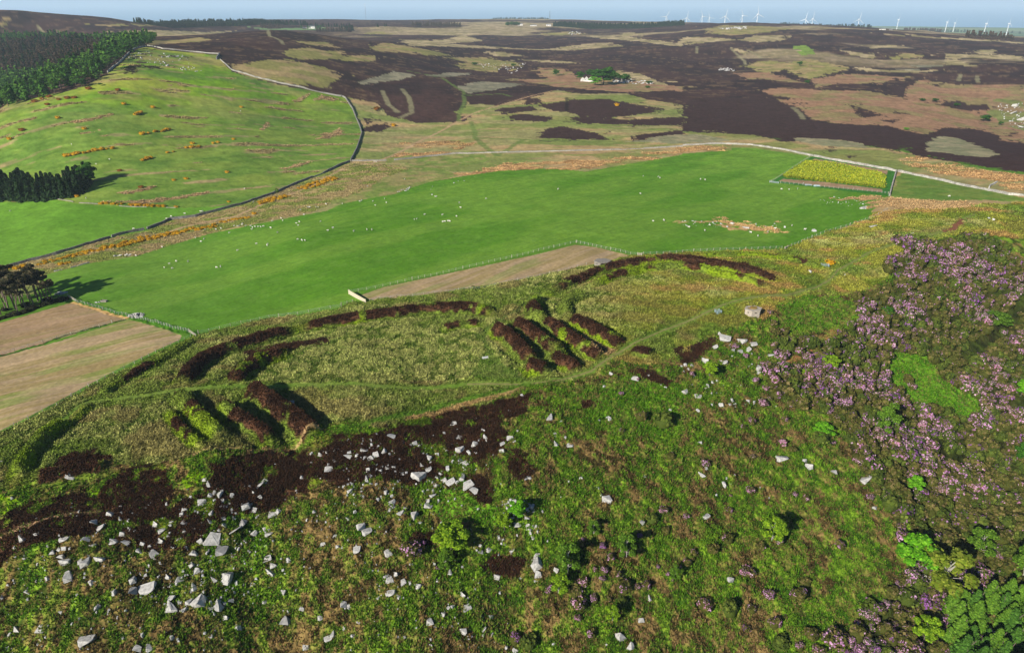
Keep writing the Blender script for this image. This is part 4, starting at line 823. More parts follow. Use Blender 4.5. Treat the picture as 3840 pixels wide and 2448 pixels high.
bs(2,2,"700,35,70,65,2;770,100,50,40,0;975,25,110,80,4;1060,55,40,35,2;160,205,70,45,2;470,378,60,45,2;793,393,40,40,2;865,435,60,50,1;322,505,60,35,2;25,578,40,40,2;545,790,80,65,0;680,755,60,80,2;80,825,55,60,2;205,815,80,65,0;310,745,90,70,0;30,900,60,60,1;1105,785,65,75,1;445,960,95,65,2;800,1130,110,90,1;860,1025,90,60,0;165,1180,120,95,1;330,1225,110,120,4;480,1230,70,65,1;600,1130,90,60,1;640,1320,90,90,2;445,1360,50,60,3;715,1295,40,30,0;680,1450,110,110,4;905,1400,110,80,0;1070,1430,150,130,1;950,1510,90,60,1;815,1500,70,60,1;340,410,25,25,1;490,160,35,40,1;1325,430,60,40,2;1105,125,40,40,0;1650,985,80,60,5;1690,1030,90,70,5;1740,1085,90,70,5;1770,1120,60,50,5")
bs(1,2,"1845,790,55,55,3;1990,815,40,55,2;2110,705,50,35,3;1700,730,30,35,2;1900,860,60,80,1;2265,525,60,50,2;2285,650,60,80,0;2190,590,80,60,4;1465,1075,70,70,1;1570,990,35,30,2;1700,1030,80,70,1;1850,975,60,80,1;1790,970,40,40,1;1840,1035,40,40,2;1985,1080,110,90,1;1950,1010,50,70,1;2140,1050,70,80,2;2085,1070,40,70,2;2230,935,30,30,2;2305,990,35,35,2;2335,1040,30,30,1;2370,940,50,50,1;1680,1190,115,95,2;1785,1150,60,60,1;1890,1160,40,40,0;1665,1305,50,45,1;1765,1395,80,80,1;1225,1425,85,90,3;1320,1450,110,120,4;500,805,130,110,1;1650,1085,110,70,0;1975,1165,80,80,4;1940,1230,50,60,0;680,940,30,25,2;2315,165,60,40,0;2400,1510,30,30,1;580,775,40,40,3")
lab = []; BX = at([(b[0], b[1] + b[3] * 0.3) for b in BUSH]); BZ = gz(BX[:, 0], BX[:, 1])
for k, (b, (x, y), z) in enumerate(zip(BUSH, BX, BZ)):
    dp = dep_of(x, y, z); rad = b[2] * K / F * dp * 0.66; hs = np.clip(b[3] / b[2] * 1.2, 0.85, 1.4); kd = b[4]
    o = place_bush(x, y, z, rad, (k % 4) if kd != 4 else 4 + k % 2, {0: 0 if k % 2 else -1, 1: 1, 2: 2, 3: 2, 4: -1, 5: 2}[kd], {3: 1, 5: 3}.get(kd, (0, 2, 0, 0, 2)[k % 5]), rs.uniform(0, 6.28), hs)
    o['group'] = 'rhododendron bushes scattered on the bracken slope'
    lab.append((o, b[0], b[1], {0: 'dull olive-brown', 1: 'part-flowered pink', 2: 'full pink-flowered', 3: 'deep violet-flowered', 4: 'round dark green', 5: 'white-flowered'}[kd]))
ordinals(lab, rzone, '%s rhododendron bush%s')
# the thicket: flowering waves of bushes down the right-hand slope
cand = np.nonzero((MASK['rhodo'] > 0.5) & (np.abs(np.arctan2(gx, gy)) < 0.85) & (gr > 62) & (gr < 430))[0]
sel = []
cells = {}
for i in rs.permutation(cand)[:150000]:
    x, y = gx[i], gy[i]; d = 1.5 + 0.8 * noise(np.array([x / 20]), np.array([y / 20]), 3)[0] + (0.5 if gr[i] > 220 else 0); kx, ky = int(x // 3), int(y // 3); ok = True
    for ax in (-1, 0, 1):
        for ay in (-1, 0, 1):
            for (px, py) in cells.get((kx + ax, ky + ay), ()):
                if (px - x) ** 2 + (py - y) ** 2 < d * d: ok = False
    if ok and noise(np.array([x / 7]), np.array([y / 7]), 13)[0] > 0.12: cells.setdefault((kx, ky), []).append((x, y)); sel.append(i)
sel = np.array(sel); sel = sel[np.argsort(gr[sel])]
gul = at(GULLY)
dg, _ = pdist(gx[sel], gy[sel], gul); sel = sel[dg > 1.7]
print('thicket bushes', len(sel))
mass = []
n_ind = 0; labt = []
fl = fbm(gx[sel] / 11, gy[sel] / 11, 2, 21); vu, vv = proj(gx[sel], gy[sel], gb[sel])
for q, (i, f_) in enumerate(zip(sel, fl)):
    rad = 1.3 + 1.9 * rs.random() ** 1.8; kd = rs.integers(0, 6); f = 2 if f_ > 0.56 else 1 if f_ > 0.49 else 0 if rs.random() < .5 else -1
    if vv[q] > 1080 and f == 2 and rs.random() < .5: f = 0
    vis = vu[q] < 2430 and vv[q] < 1560 and vu[q] > 0
    if vis and n_ind < 150:
        n_ind += 1; o = place_bush(gx[i], gy[i], gb2[i], rad, kd, f, (0, 0, 2, 1)[rs.integers(0, 4)], rs.uniform(0, 6.28), rs.uniform(0.9, 1.3))
        o['group'] = 'rhododendrons crowding the right-hand thicket'; labt.append((o, vu[q], vv[q], 'flowerless olive' if f < 0 else 'sparsely flowered' if f == 0 else 'part-flowered' if f == 1 else 'densely pink-flowered'))
    else:
        a = rs.uniform(0, 6.28); mass.append((gx[i], gy[i], gb2[i], rad, a, kd, f, (0, 0, 2, 1)[rs.integers(0, 4)]))
ordinals(labt, lambda a_, b_: 'in the thicket ' + ('below the conifers' if a_ > 2150 and b_ > 1400 else 'along the bottom edge' if b_ > 1450 else 'low down at right' if b_ > 1360 else 'in its lower part'  if b_ > 1240 else 'in its middle part'), '%s rhododendron%s')
VV = []; QQ = []; CC = []; nb = 0
lowres = {}
for (x, y, z, rad, a, kd, f, p) in mass:
    for me in [RB[kd][0]] + ([BL[(kd, f, p)]] if f >= 0 else []):
        if me.name not in lowres:
            nv = len(me.vertices); v_ = np.empty(nv * 3, np.float32); me.vertices.foreach_get('co', v_); v_ = v_.reshape(-1, 3)
            cc_ = np.empty(nv * 4, np.float32); me.color_attributes['cover'].data.foreach_get('color', cc_)
            cc_ = cc_.reshape(-1, 4)[:, :3]; isb = me is RB[kd][0]; nl = (nv - 40 if isb else nv) // 4
            st = 2; lf = v_[:nl * 4].reshape(nl, 4, 3)[::st]; ce = lf.mean(1, keepdims=True); lf = ce + (lf - ce) * 1.35
            A_, B_ = lf.reshape(-1, 3), cc_[:nl * 4].reshape(nl, 4, 3)[::st].reshape(-1, 3)
            if isb:
                qi = np.array([(i * 10 + j, i * 10 + (j + 1) % 10, (i + 1) * 10 + (j + 1) % 10, (i + 1) * 10 + j) for i in range(3) for j in range(10)]).ravel() + nl * 4
                A_ = np.concatenate([A_, v_[qi]]); B_ = np.concatenate([B_, cc_[qi]])
            lowres[me.name] = (A_, B_)
        v_, cc_ = lowres[me.name]; ca, sa = math.cos(a), math.sin(a)
        VV.append(np.stack([x + rad * (v_[:, 0] * ca - v_[:, 1] * sa), y + rad * (v_[:, 0] * sa + v_[:, 1] * ca), z + rad * 1.1 * v_[:, 2]], 1)); CC.append(cc_)
VV = np.concatenate(VV); CC = np.concatenate(CC)
tag(link('rhododendron_thicket', np_mesh('rhododendron_thicket', VV, np.arange(len(VV), dtype=np.int32).reshape(-1, 4), CC), M_leaf), kind='stuff')
# ---------------------------------------------------------------- trees
def limb_tree(seed, h, kind, cols, n):
    """trunk mesh and crown mesh, one metre per unit"""
    r_ = np.random.default_rng(seed); tb = MB()
    bark = {'birch': (0.30, 0.28, 0.24), 'pine': (0.16, 0.12, 0.095), 'oak': (0.12, 0.10, 0.08), 'larch': (0.13, 0.10, 0.08), 'spruce': (0.10, 0.08, 0.065)}[kind]
    lean = r_.normal(0, 0.05 if kind != 'pine' else 0.07, 2); top = 0.95 * h if kind in ('larch', 'spruce') else 0.82 * h
    pts = [(lean[0] * z * (z / h) + r_.normal(0, .03), lean[1] * z * (z / h) + r_.normal(0, .03), z) for z in np.linspace(-0.4, top, 7)]
    r0 = h * (0.016 if kind in ('birch', 'larch', 'spruce') else 0.022)
    tb.tube(pts, [r0 * (1.15 - 0.9 * i / 6) for i in range(7)], bark, 6)
    P = []; N = []
    if kind in ('larch', 'spruce'):
        m = n; z = h * (0.10 + 0.9 * r_.random(m) ** 1.35 * 1.0); lay_ = 0.5 * np.sin(z / h * 42) ** 2 + 0.6
        rr = (h - z) * (0.25 if kind == 'larch' else 0.20) * lay_ * np.sqrt(r_.uniform(0.25, 1, m)) + 0.12
        a = r_.uniform(0, 6.283, m); lobe = 1 + 0.22 * np.sin(a * 5 + z * 2.2)
        P = np.stack([rr * lobe * np.cos(a), rr * lobe * np.sin(a), z - rr * 0.25], 1); N = np.stack([np.cos(a), np.sin(a), np.full(m, 0.5)], 1)
        for k in range(7):
            zz = h * (0.18 + 0.1 * k); an = r_.uniform(0, 6.28); L = (h - zz) * 0.22
            tb.tube([(0, 0, zz), (L * math.cos(an), L * math.sin(an), zz + L * .1)], [r0 * .3, r0 * .1], bark, 4)
    else:
        nl = {'birch': 13, 'pine': 6, 'oak': 11}[kind]; lo = {'birch': 0.14, 'pine': 0.66, 'oak': 0.3}[kind]
        per = n // nl
        for k in range(nl):
            a = r_.uniform(0, 6.28) if kind != 'oak' else 6.283 * k / nl * 2.4; t_ = lo + (0.95 - lo) * (k + 0.5) / nl
            i0 = t_ * 0.9; bx = lean[0] * i0 * h * i0; by = lean[1] * i0 * h * i0
            spread = {'birch': 0.15 * math.sin(math.pi * min(1, (t_ - lo) / (1 - lo) * .8 + .15)) + 0.05, 'pine': r_.uniform(0.05, 0.2), 'oak': 0.30 * math.sin(math.pi * min(1, (t_ - lo) / (1 - lo) * .75 + .18))}[kind] * h
            ex, ey, ez = bx + spread * math.cos(a), by + spread * math.sin(a), t_ * h + spread * 0.35
            tb.tube([(bx, by, i0 * h * 0.82), ((bx + ex) / 2, (by + ey) / 2, (i0 * h * 0.82 + ez) / 2 + .1), (ex, ey, ez)], [r0 * .45, r0 * .3, r0 * .12], bark, 4)
            s = {'birch': 0.13, 'pine': 0.11, 'oak': 0.17}[kind] * h * r_.uniform(.75, 1.25)
            q, d = lumps(per, r_, 5, 0.5, 0.1); q = q * np.array([s, s, s * (0.9 if kind != 'pine' else 0.55)])
            if kind == 'birch': q[:, 2] -= np.abs(r_.normal(0, 0.06 * h, per)) * 0.8
            P.append(q + np.array([ex, ey, ez])); N.append(d)
        if kind == 'oak':
            q, d = lumps(per * 3, r_, 8, 0.45); P.append(q * np.array([.30, .30, .26]) * h + np.array([0, 0, 0.62 * h])); N.append(d)
        P = np.concatenate(P); N = np.concatenate(N)
    sz = {'birch': 0.019, 'pine': 0.024, 'oak': 0.024, 'larch': 0.019, 'spruce': 0.028}[kind] * h * (2600 / max(n, 400)) ** 0.33
    if kind in ('larch', 'spruce'): sz = max(sz, 0.16)
    V, Q_, C_ = leaves(P, N, sz, tone(len(P), cols, r_), r_)
    me = np_mesh('crown', V, Q_, C_); me.materials.append(M_leaf)
    tm = tb.mesh('trunk'); tm.materials.append(M_bark)
    return me, tm
def tree(proto, name, x, y, z, s, rz, tilt=0.0):
    o = empty(name, (x, y, z), rz); o.scale = (s * proto[2], s * proto[2], s)
    a = bpy.data.objects.new('crown', proto[0]); col.objects.link(a); a.parent = o
    b = bpy.data.objects.new('trunk', proto[1]); col.objects.link(b); b.parent = o
    o['category'] = 'tree'; return o
def mk(seed, kind, cols, n, wide=1.0): a, b = limb_tree(seed, 10.0, kind, cols, n); return (a, b, wide)
YG = [(150, 180, 40), (122, 158, 28), (96, 134, 24)]; BG = [(106, 172, 26), (78, 142, 18), (128, 188, 44)]; OB = [(124, 142, 38), (104, 124, 30), (142, 152, 52)]
DG = [(58, 106, 24), (44, 86, 20), (76, 124, 34)]; LG = [(92, 130, 30), (70, 106, 24), (112, 146, 46)]; SP = [(38, 62, 30), (28, 48, 24), (52, 76, 36)]; PN = [(84, 80, 52), (100, 90, 64), (58, 62, 38)]; PL = [(96, 74, 62), (80, 66, 52), (62, 66, 40)]
T_birch = [mk(400 + k, 'birch', OB if k == 2 else LG if k == 1 else YG, 3600) for k in range(3)]
T_bright = [mk(410 + k, 'oak', (BG, YG, DG)[k], 3600, 1.1) for k in range(3)]
T_larch = [mk(420 + k, 'larch', [(98, 138, 38), (76, 114, 30), (118, 156, 50)] if k < 2 else [(74, 116, 36), (58, 96, 30), (92, 134, 48)], 3000, 1.75) for k in range(3)]
T_pine = [mk(430 + k, 'pine', PN, 1300, 1.2) for k in range(4)]
T_spr = [mk(440 + k, 'spruce', SP, 420, 1.25) for k in range(3)]
T_far = [mk(450 + k, 'spruce', (SP, PL, [(70, 112, 34), (54, 94, 28), (90, 128, 44)])[k % 3], 150, 1.4) for k in range(3)]
T_dec = [mk(460 + k, 'oak', ([(66, 112, 34), (50, 92, 26)], [(90, 130, 44), (72, 112, 36)])[k], 260, 1.1) for k in range(2)]
def tz(P): return gz(P[:, 0], P[:, 1])
# single trees on the slope: cell, base x, base y, height and width on the close-up, kind, label
ONE = [(1,2,735,945,130,70,T_birch[1],'thin light green birch tree with pale stem, standing below the yellow-green tree among rocks'),
 (1,2,1600,950,190,110,T_birch[1],'slender feathery birch with white stem, alone in bracken right of the central rock pile'),
 (1,2,1780,690,100,60,T_birch[1],'faint pale green sapling throwing a shadow on open bracken, right of centre'),
 (1,2,2010,865,160,90,T_birch[1],'light green birch beside violet and pink rhododendrons, right of centre'),
 (1,2,1530,1110,120,80,T_birch[0],'yellow-green birch between two pink bushes, below the feathery birch'),
 (1,2,1910,1330,110,60,T_birch[0],'narrow yellow-green sapling below the cluster of pink bushes'),
 (1,2,2350,1010,80,60,T_birch[1],'small fresh green sapling at the right end of the pink bush cluster'),
 (1,2,775,805,150,170,T_bright[1],'spreading yellow-green tree casting a dark shadow in the middle of the rocky slope'),
 (1,2,1240,595,125,85,T_bright[0],'bright green bushy tree growing out of the white boulder pile'),
 (1,2,1150,655,110,75,T_bright[1],'small yellow-green tree at the left edge of the white boulder pile'),
 (2,2,625,760,170,105,T_birch[0],'light olive birch with a long shadow on the right-hand bracken slope'),
 (2,2,1635,385,110,75,T_bright[0],'small vivid green tree amid the rhododendron thicket'),
 (2,2,1625,950,210,185,T_bright[0],'vivid green broadleaf tree at the edge of the thicket, above the white-flowered bank'),
 (2,2,1825,1090,290,240,T_birch[2],'tall olive birch with white branches in front of the conifers at lower right'),
 (2,2,2090,845,210,115,T_birch[1],'narrow mid-green birch rising from pink thicket at lower right'),
 (2,2,1700,1440,180,125,T_bright[1],'yellow-green tree in flowering thicket at the bottom right, left of the conifers'),
 (2,2,2385,1030,270,110,T_birch[1],'green birch at the right edge of the view above the conifers'),
 (2,2,2390,190,140,80,T_bright[2],'dark green tree at the right edge beside the large pink mass'),
 (2,1,1035,1075,100,80,T_bright[1],'yellow-green round tree in upper part of the thicket, beside pink bushes'),
 (2,1,1425,1520,210,95,T_birch[1],'tall narrow light green tree before dark shade, in the thicket'),
 (2,1,985,1540,85,100,T_bright[0],'low pale lime-green tree on the bracken, below the flowering row'),
 (2,1,190,1120,95,70,T_bright[1],'small yellow-green tree beside white rocks on the scarp top'),
 (2,1,870,1125,60,45,T_bright[1],'little yellow-green bush tree between pink bushes near the bare path'),
 (2,1,2210,750,90,115,T_birch[1],'light green tree near the thicket gully at the right'),
 (2,1,2385,1260,120,60,T_bright[0],'bright green tree at right edge among flowering bushes'),
 (2,1,1440,700,70,55,T_bright[2],'dark green bushy tree near the upper edge of the thicket'),
 (1,2,2060,300,40,30,T_birch[1],None),
 (1,0,1515,522,44,36,T_bright[2],'lone round green tree on the brown moor left of the ruin'),
 (1,0,1683,545,54,44,T_bright[2],'round green tree at left of the white-walled ruin'),
 (1,0,1763,530,50,50,T_bright[2],'green tree behind the white gables of the ruin'),
 (1,0,1850,580,115,110,T_bright[2],'largest dark green tree in the clump by the ruin'),
 (1,0,1790,588,60,66,T_bright[0],'bright green low tree in front of the clump by the ruin'),
 (1,0,1895,545,72,50,T_bright[2],'dark narrow tree in the middle of the moorland clump'),
 (1,0,1925,555,58,56,T_bright[2],'greyish green tree right of centre in the moorland clump'),
 (1,0,1995,560,50,70,T_bright[2],'broad green tree at the right end of the moorland clump'),
 (1,0,940,448,20,36,T_bright[2],'small tree beside grey crags on the brown moor'),
 (1,0,1215,468,20,26,T_bright[2],'small tree at the right end of the grey crags'),
 (2,0,2130,860,44,52,T_bright[2],'round dark green tree with a shadow in the right-hand valley'),
 (2,0,2240,892,28,24,T_bright[2],'small green tree right of the round valley tree'),
 (2,0,1575,918,18,26,T_bright[0],'tiny bright green tree on the brown bracken moor'),
 (2,0,1930,765,24,30,T_bright[2],'small green tree by white rocks on the brown valley side'),
 (2,0,1778,728,22,34,T_bright[2],'small green tree left of the white rocks in the valley'),
 (2,0,1688,725,20,30,T_bright[2],'grey-green bush tree furthest left on the brown valley side'),
 (2,0,877,600,28,28,T_bright[2],'light green tree at the head of the moor ravine'),
 (2,0,825,458,30,26,T_bright[2],'green tree on heather ridge in the distant moor'),
 (1,0,2170,580,20,36,T_bright[2],'low green tree over rocks, right of the moorland clump'),
 (1,0,2160,615,18,26,T_bright[2],'lower small tree over rocks, right of the moorland clump'),
 (0,0,580,625,56,56,T_bright[2],'dark green round tree at the wood edge on the left hill'),
 (0,0,712,618,18,24,T_bright[2],'lone dark tree on the left green hill below the crag'),
 (0,0,25,760,44,50,T_bright[2],'dark tree at far left below the wood'),
 (0,0,1955,1362,34,18,T_birch[1],'young tree beside the dark drystone wall above the orange gorse')]
for (i, j, x, y, h, w_, pr, lb) in ONE:
    if lb is None: continue
    P = at(c(i, j, [(x, y)])); z = tz(P)[0]; dp = dep_of(P[0, 0], P[0, 1], z); H = h / 3 * K / F * dp
    dpr = math.atan2(CAMZ - z, math.hypot(*P[0])); H = H / max(0.55, math.cos(dpr)) * 0.92; Wd = w_ / 3 * K / F * dp
    o = tree(pr, 'tree' if pr not in T_birch else 'birch_tree', P[0, 0], P[0, 1], z - 0.2, H / 10, rs.uniform(0, 6.28))
    base_w = 5.2 if pr in T_bright else 3.6
    o.scale = (Wd / base_w, Wd / base_w, H / 10); o['label'] = lb
# conifers of the plantation in the lower right corner
def inside(q, P):
    ins = False
    for k in range(len(P)):
        a_, b_ = P[k - 1], P[k]
        if (a_[1] > q[1]) != (b_[1] > q[1]) and q[0] < a_[0] + (q[1] - a_[1]) / (b_[1] - a_[1]) * (b_[0] - a_[0]): ins = not ins
    return ins
def fill(PD, sp, xr, yr, jit=0.35):
    """points of a planted grid whose feet show inside the outline PD"""
    out = []
    for a_ in np.arange(xr[0], xr[1], sp):
        for b_ in np.arange(yr[0], yr[1], sp): out.append((a_ + rs.uniform(-jit, jit) * sp, b_ + rs.uniform(-jit, jit) * sp))
    A = np.array(out); Z = ground(A[:, 0], A[:, 1]); u, v = proj(A[:, 0], A[:, 1], Z)
    k = [n_ for n_ in range(len(A)) if inside((u[n_], v[n_]), PD)]
    return A[k], Z[k], u[k], v[k]
A, Z, u, v = fill(c(2,2,[(1800,1250),(1950,1200),(2150,1170),(2450,1160),(2600,1700),(2500,1900),(1880,1900),(1850,1500)]), 3.0, (50, 200), (40, 200), 0.6)
lab = []
for (x, y), z, a_, b_ in zip(A, Z, u, v):
    o = tree(T_larch[rs.integers(0, 3)], 'conifer', x, y, z - .3, rs.uniform(0.5, 0.95), rs.uniform(0, 6.28)); o['group'] = 'green conifers in the lower right corner'
    lab.append((o, a_, b_, 'bright green feathery'))
ordinals(lab, lambda a_, b_: 'in the %s row, lower right corner' % ('back' if b_ < 1440 else 'second' if b_ < 1475 else 'third' if b_ < 1510 else 'front'), '%s conifer%s')
# pine clump at the left edge
PB = [(10,690),(60,640),(40,600),(110,650),(150,610),(95,590),(180,640),(215,600),(240,625),(270,590),(255,560),(300,600),(320,575),(345,600),(375,595),(20,560),(80,555),(160,560),(200,570),(130,680),(-30,640),(-60,700),(-100,650),(-20,600),(290,560),(-130,720),(-80,590),(45,660)]
P = at(c(0,1,PB)); Z = tz(P); lab = []
for k, ((x, y), z) in enumerate(zip(P, Z)):
    o = tree(T_pine[k % 4], 'pine_tree', x, y, z - .2, rs.uniform(1.05, 1.45) * (0.72 if PB[k][0] > 340 else 1), rs.uniform(0, 6.28)); o['group'] = 'tall bare-stemmed pines at the left edge'
    if PB[k][0] > -10: lab.append((o, PB[k][0] / 3, PB[k][1] / 3, 'bare-stemmed'))
    else: o['label'] = 'bare-stemmed pine tree at the outer left side of the clump by the stubble field'
ordinals(lab, lambda a_, b_: 'in the %s rank of the left-edge clump' % ('rear' if b_ < 195 else 'middle' if b_ < 207 else 'front'), '%s pine tree%s')
# shelter belt of dark spruces on the left pasture
A, Z, u, v = fill(c(0,0,[(-80,1420),(-80,1300),(200,1330),(420,1330),(560,1300),(655,1285),(665,1310),(600,1350),(490,1400),(380,1410),(200,1428)]), 4.4, (-460, -250), (330, 640))
lab = []
for (x, y), z, a_, b_ in zip(A, Z, u, v):
    o = tree(T_spr[rs.integers(0, 3)], 'spruce_tree', x, y, z - .3, rs.uniform(1.0, 1.45), rs.uniform(0, 6.28)); o['group'] = 'dark spruces of the belt on the left pasture'
    lab.append((o, a_, b_, 'dark'))
ordinals(lab, lambda a_, b_: 'in the %s row of the pasture belt' % ('back' if b_ < 440 else 'middle' if b_ < 455 else 'third' if b_ < 465 else 'front'), '%s spruce tree%s')
print('belt', len(A))
o = tree((T_bright[2][0], T_bright[2][1], 1.3), 'tree', *at(c(0,0,[(625,1308)]))[0], 0, 1.3, 0); o.location.z = gz([o.location.x], [o.location.y])[0] - .3; o['label'] = 'rounded dark reddish-green tree at the right end of the spruce belt'
# wood in the valley beyond the left hill
WOOD = c(0,0,[(-60,268),(300,268),(700,290),(950,285),(1100,292),(1060,318),(960,338),(900,400),(800,470),(720,530),(620,590),(480,650),(330,690),(100,740),(-60,790)])
A, Z, u, v = fill(WOOD, 13.0, (-1500, -200), (620, 2100), 0.45)
INNER = c(0,0,[(-60,330),(300,300),(740,330),(700,400),(500,500),(250,545),(-60,560)])
od = np.argsort(np.hypot(A[:, 0], A[:, 1])); print('wood', len(A)); mass = []; n_w = 0; labw = []
for i in od:
    x, y = A[i]; inn = inside((u[i], v[i]), INNER); pr = (T_far[1] if rs.random() < .75 else T_far[0]) if inn else T_far[2] if rs.random() < .5 else T_dec[rs.integers(0, 2)] if rs.random() < .8 else T_far[0]
    s = rs.uniform(1.25, 1.9) if inn or pr in T_far else rs.uniform(1.0, 1.5)
    if n_w < 170:
        n_w += 1; o = tree(pr, 'woodland_tree', x, y, Z[i] - .5, s, rs.uniform(0, 6.28)); o['group'] = 'trees of the wood beyond the left hill'
        labw.append((o, u[i], v[i], 'dull brown conifer' if inn else 'green conifer' if pr in T_far else 'rounded green broadleaf'))
    else: mass.append((x, y, Z[i] - .5, s, rs.uniform(0, 6.28), pr))
ordinals(labw, lambda a_, b_: 'in the valley wood, ' + ('far left' if a_ < 60 else 'left' if a_ < 120 else 'middle' if a_ < 180 else 'right' if a_ < 240 else 'far right') + (' near row' if b_ > 225 else ' second row' if b_ > 205 else ' rear row'), '%s%s')
MC = {}
def tree_mass(name, mass, cat_step=1):
    VV = []; CC = []
    for (x, y, z, s, a, pr) in mass:
        me = pr[0]
        if me.name not in MC:
            nv = len(me.vertices); v_ = np.empty(nv * 3, np.float32); me.vertices.foreach_get('co', v_); cc_ = np.empty(nv * 4, np.float32); me.color_attributes['cover'].data.foreach_get('color', cc_)
            MC[me.name] = (v_.reshape(-1, 3), cc_.reshape(-1, 4)[:, :3])
        v_, cc_ = MC[me.name]; ca, sa = math.cos(a), math.sin(a); w_ = s * pr[2]
        VV.append(np.stack([x + w_ * (v_[:, 0] * ca - v_[:, 1] * sa), y + w_ * (v_[:, 0] * sa + v_[:, 1] * ca), z + s * v_[:, 2]], 1)); CC.append(cc_)
    VV = np.concatenate(VV); CC = np.concatenate(CC)
    return tag(link(name, np_mesh(name, VV, np.arange(len(VV), dtype=np.int32).reshape(-1, 4), CC), M_leaf), kind='stuff')
tree_mass('valley_wood', mass)
# far plantations seen as dark masses near the horizon: line of their front feet, rows behind, height
def plantation(PD, rows, h, sp=9.0, pr=0, dist=None):
    W = resample_(PD, dist); mass = []
    L = np.concatenate([[0], np.cumsum(np.linalg.norm(np.diff(W, axis=0), axis=1))]); n = int(min(L[-1] / sp, 260))
    for k in range(rows):
        for t_ in np.linspace(0, L[-1], n):
            x = np.interp(t_, L, W[:, 0]) + rs.normal(0, sp * .3); y = np.interp(t_, L, W[:, 1]) + rs.normal(0, sp * .3); r_ = math.hypot(x, y); f = (r_ + k * 14) / r_
            mass.append((x * f, y * f, h * rs.uniform(.8, 1.2) / 10))
    Z = gz([m_[0] for m_ in mass], [m_[1] for m_ in mass])
    tree_mass('far_plantation', [(a_[0], a_[1], z - 1, a_[2], 0.0, (T_far if pr < 3 else T_dec)[pr % 3]) for a_, z in zip(mass, Z)])
def resample_(PD, dist):
    W = at(PD)
    if dist: W = W / np.hypot(W[:, 0], W[:, 1])[:, None] * dist
    return W
plantation(c(0,0,[(960,168),(1060,182),(1140,193)]), 3, 14); plantation(c(0,0,[(1140,193),(1400,196),(1720,191),(1860,184)]), 7, 17); plantation(c(0,0,[(1860,184),(2000,180),(2155,180)]), 4, 15)
plantation(c(0,0,[(1850,204),(1990,204)]), 4, 12, pr=1); plantation(c(0,0,[(2240,238),(2330,242),(2470,238)]), 4, 13, pr=1); plantation(c(0,0,[(2170,184),(2240,188),(2290,192),(2408,192),(2470,196)]), 2, 12, sp=16); plantation(c(0,0,[(2130,206),(2190,206),(2270,204)]), 2, 10, sp=16, pr=3)
plantation(c(1,0,[(510,198),(660,197),(835,197)]), 5, 15, pr=1); plantation(c(1,0,[(0,225),(75,220)]), 3, 16); plantation(c(1,0,[(250,207),(305,206)]), 2, 12, sp=12)
plantation(c(1,0,[(1075,166),(1240,168),(1455,169)]), 4, 26, sp=14, dist=5600); plantation(c(1,0,[(1165,196),(1250,195)]), 3, 16, pr=3)
plantation(c(1,0,[(1500,192),(1750,200),(2000,200),(2200,192),(2408,184)]), 6, 19); plantation(c(2,0,[(690,190),(900,200),(1100,214)]), 4, 22, sp=12, dist=4300); plantation(c(2,0,[(1100,216),(1200,220),(1318,218)]), 3, 26, sp=12, dist=4200)
plantation(c(2,0,[(1560,248),(1680,254),(1808,254)]), 4, 24, sp=11, dist=4700, pr=1); plantation(c(2,0,[(1700,222),(1850,226),(2005,226)]), 3, 24, sp=18, dist=7000); plantation(c(2,0,[(2000,282),(2150,288),(2308,292)]), 3, 18, sp=12, pr=1); plantation(c(2,0,[(2060,236),(2165,236)]), 2, 22, sp=18, dist=7000); plantation(c(2,0,[(2320,244),(2375,246)]), 2, 22, sp=18, dist=7000)
# dark scrub under the pines
SC = []
for k in range(3):
    me, _, _ = bush('foliage', 640 + k, 300, [(46, 50, 26), (60, 62, 34), (38, 40, 24)], 6); me.materials.append(M_leaf); SC.append(me)
for k, (a_, b_) in enumerate([(20,715),(70,700),(120,690),(170,675),(215,655),(260,640),(305,622),(350,610),(395,600),(430,590),(470,580),(40,660),(180,630),(330,590),(-20,725),(-60,735)]):
    P = at(c(0, 1, [(a_, b_)])); o = bpy.data.objects.new('scrub_bush', SC[k % 3]); col.objects.link(o); o.location = (P[0, 0], P[0, 1], tz(P)[0] - .1); r_ = rs.uniform(1.6, 2.6); o.scale = (r_, r_, r_ * .8); o['category'] = 'shrub'; o['group'] = 'dark scrub under the pines'; o['label'] = 'dark scrub bush along the stubble field edge beneath the pines'

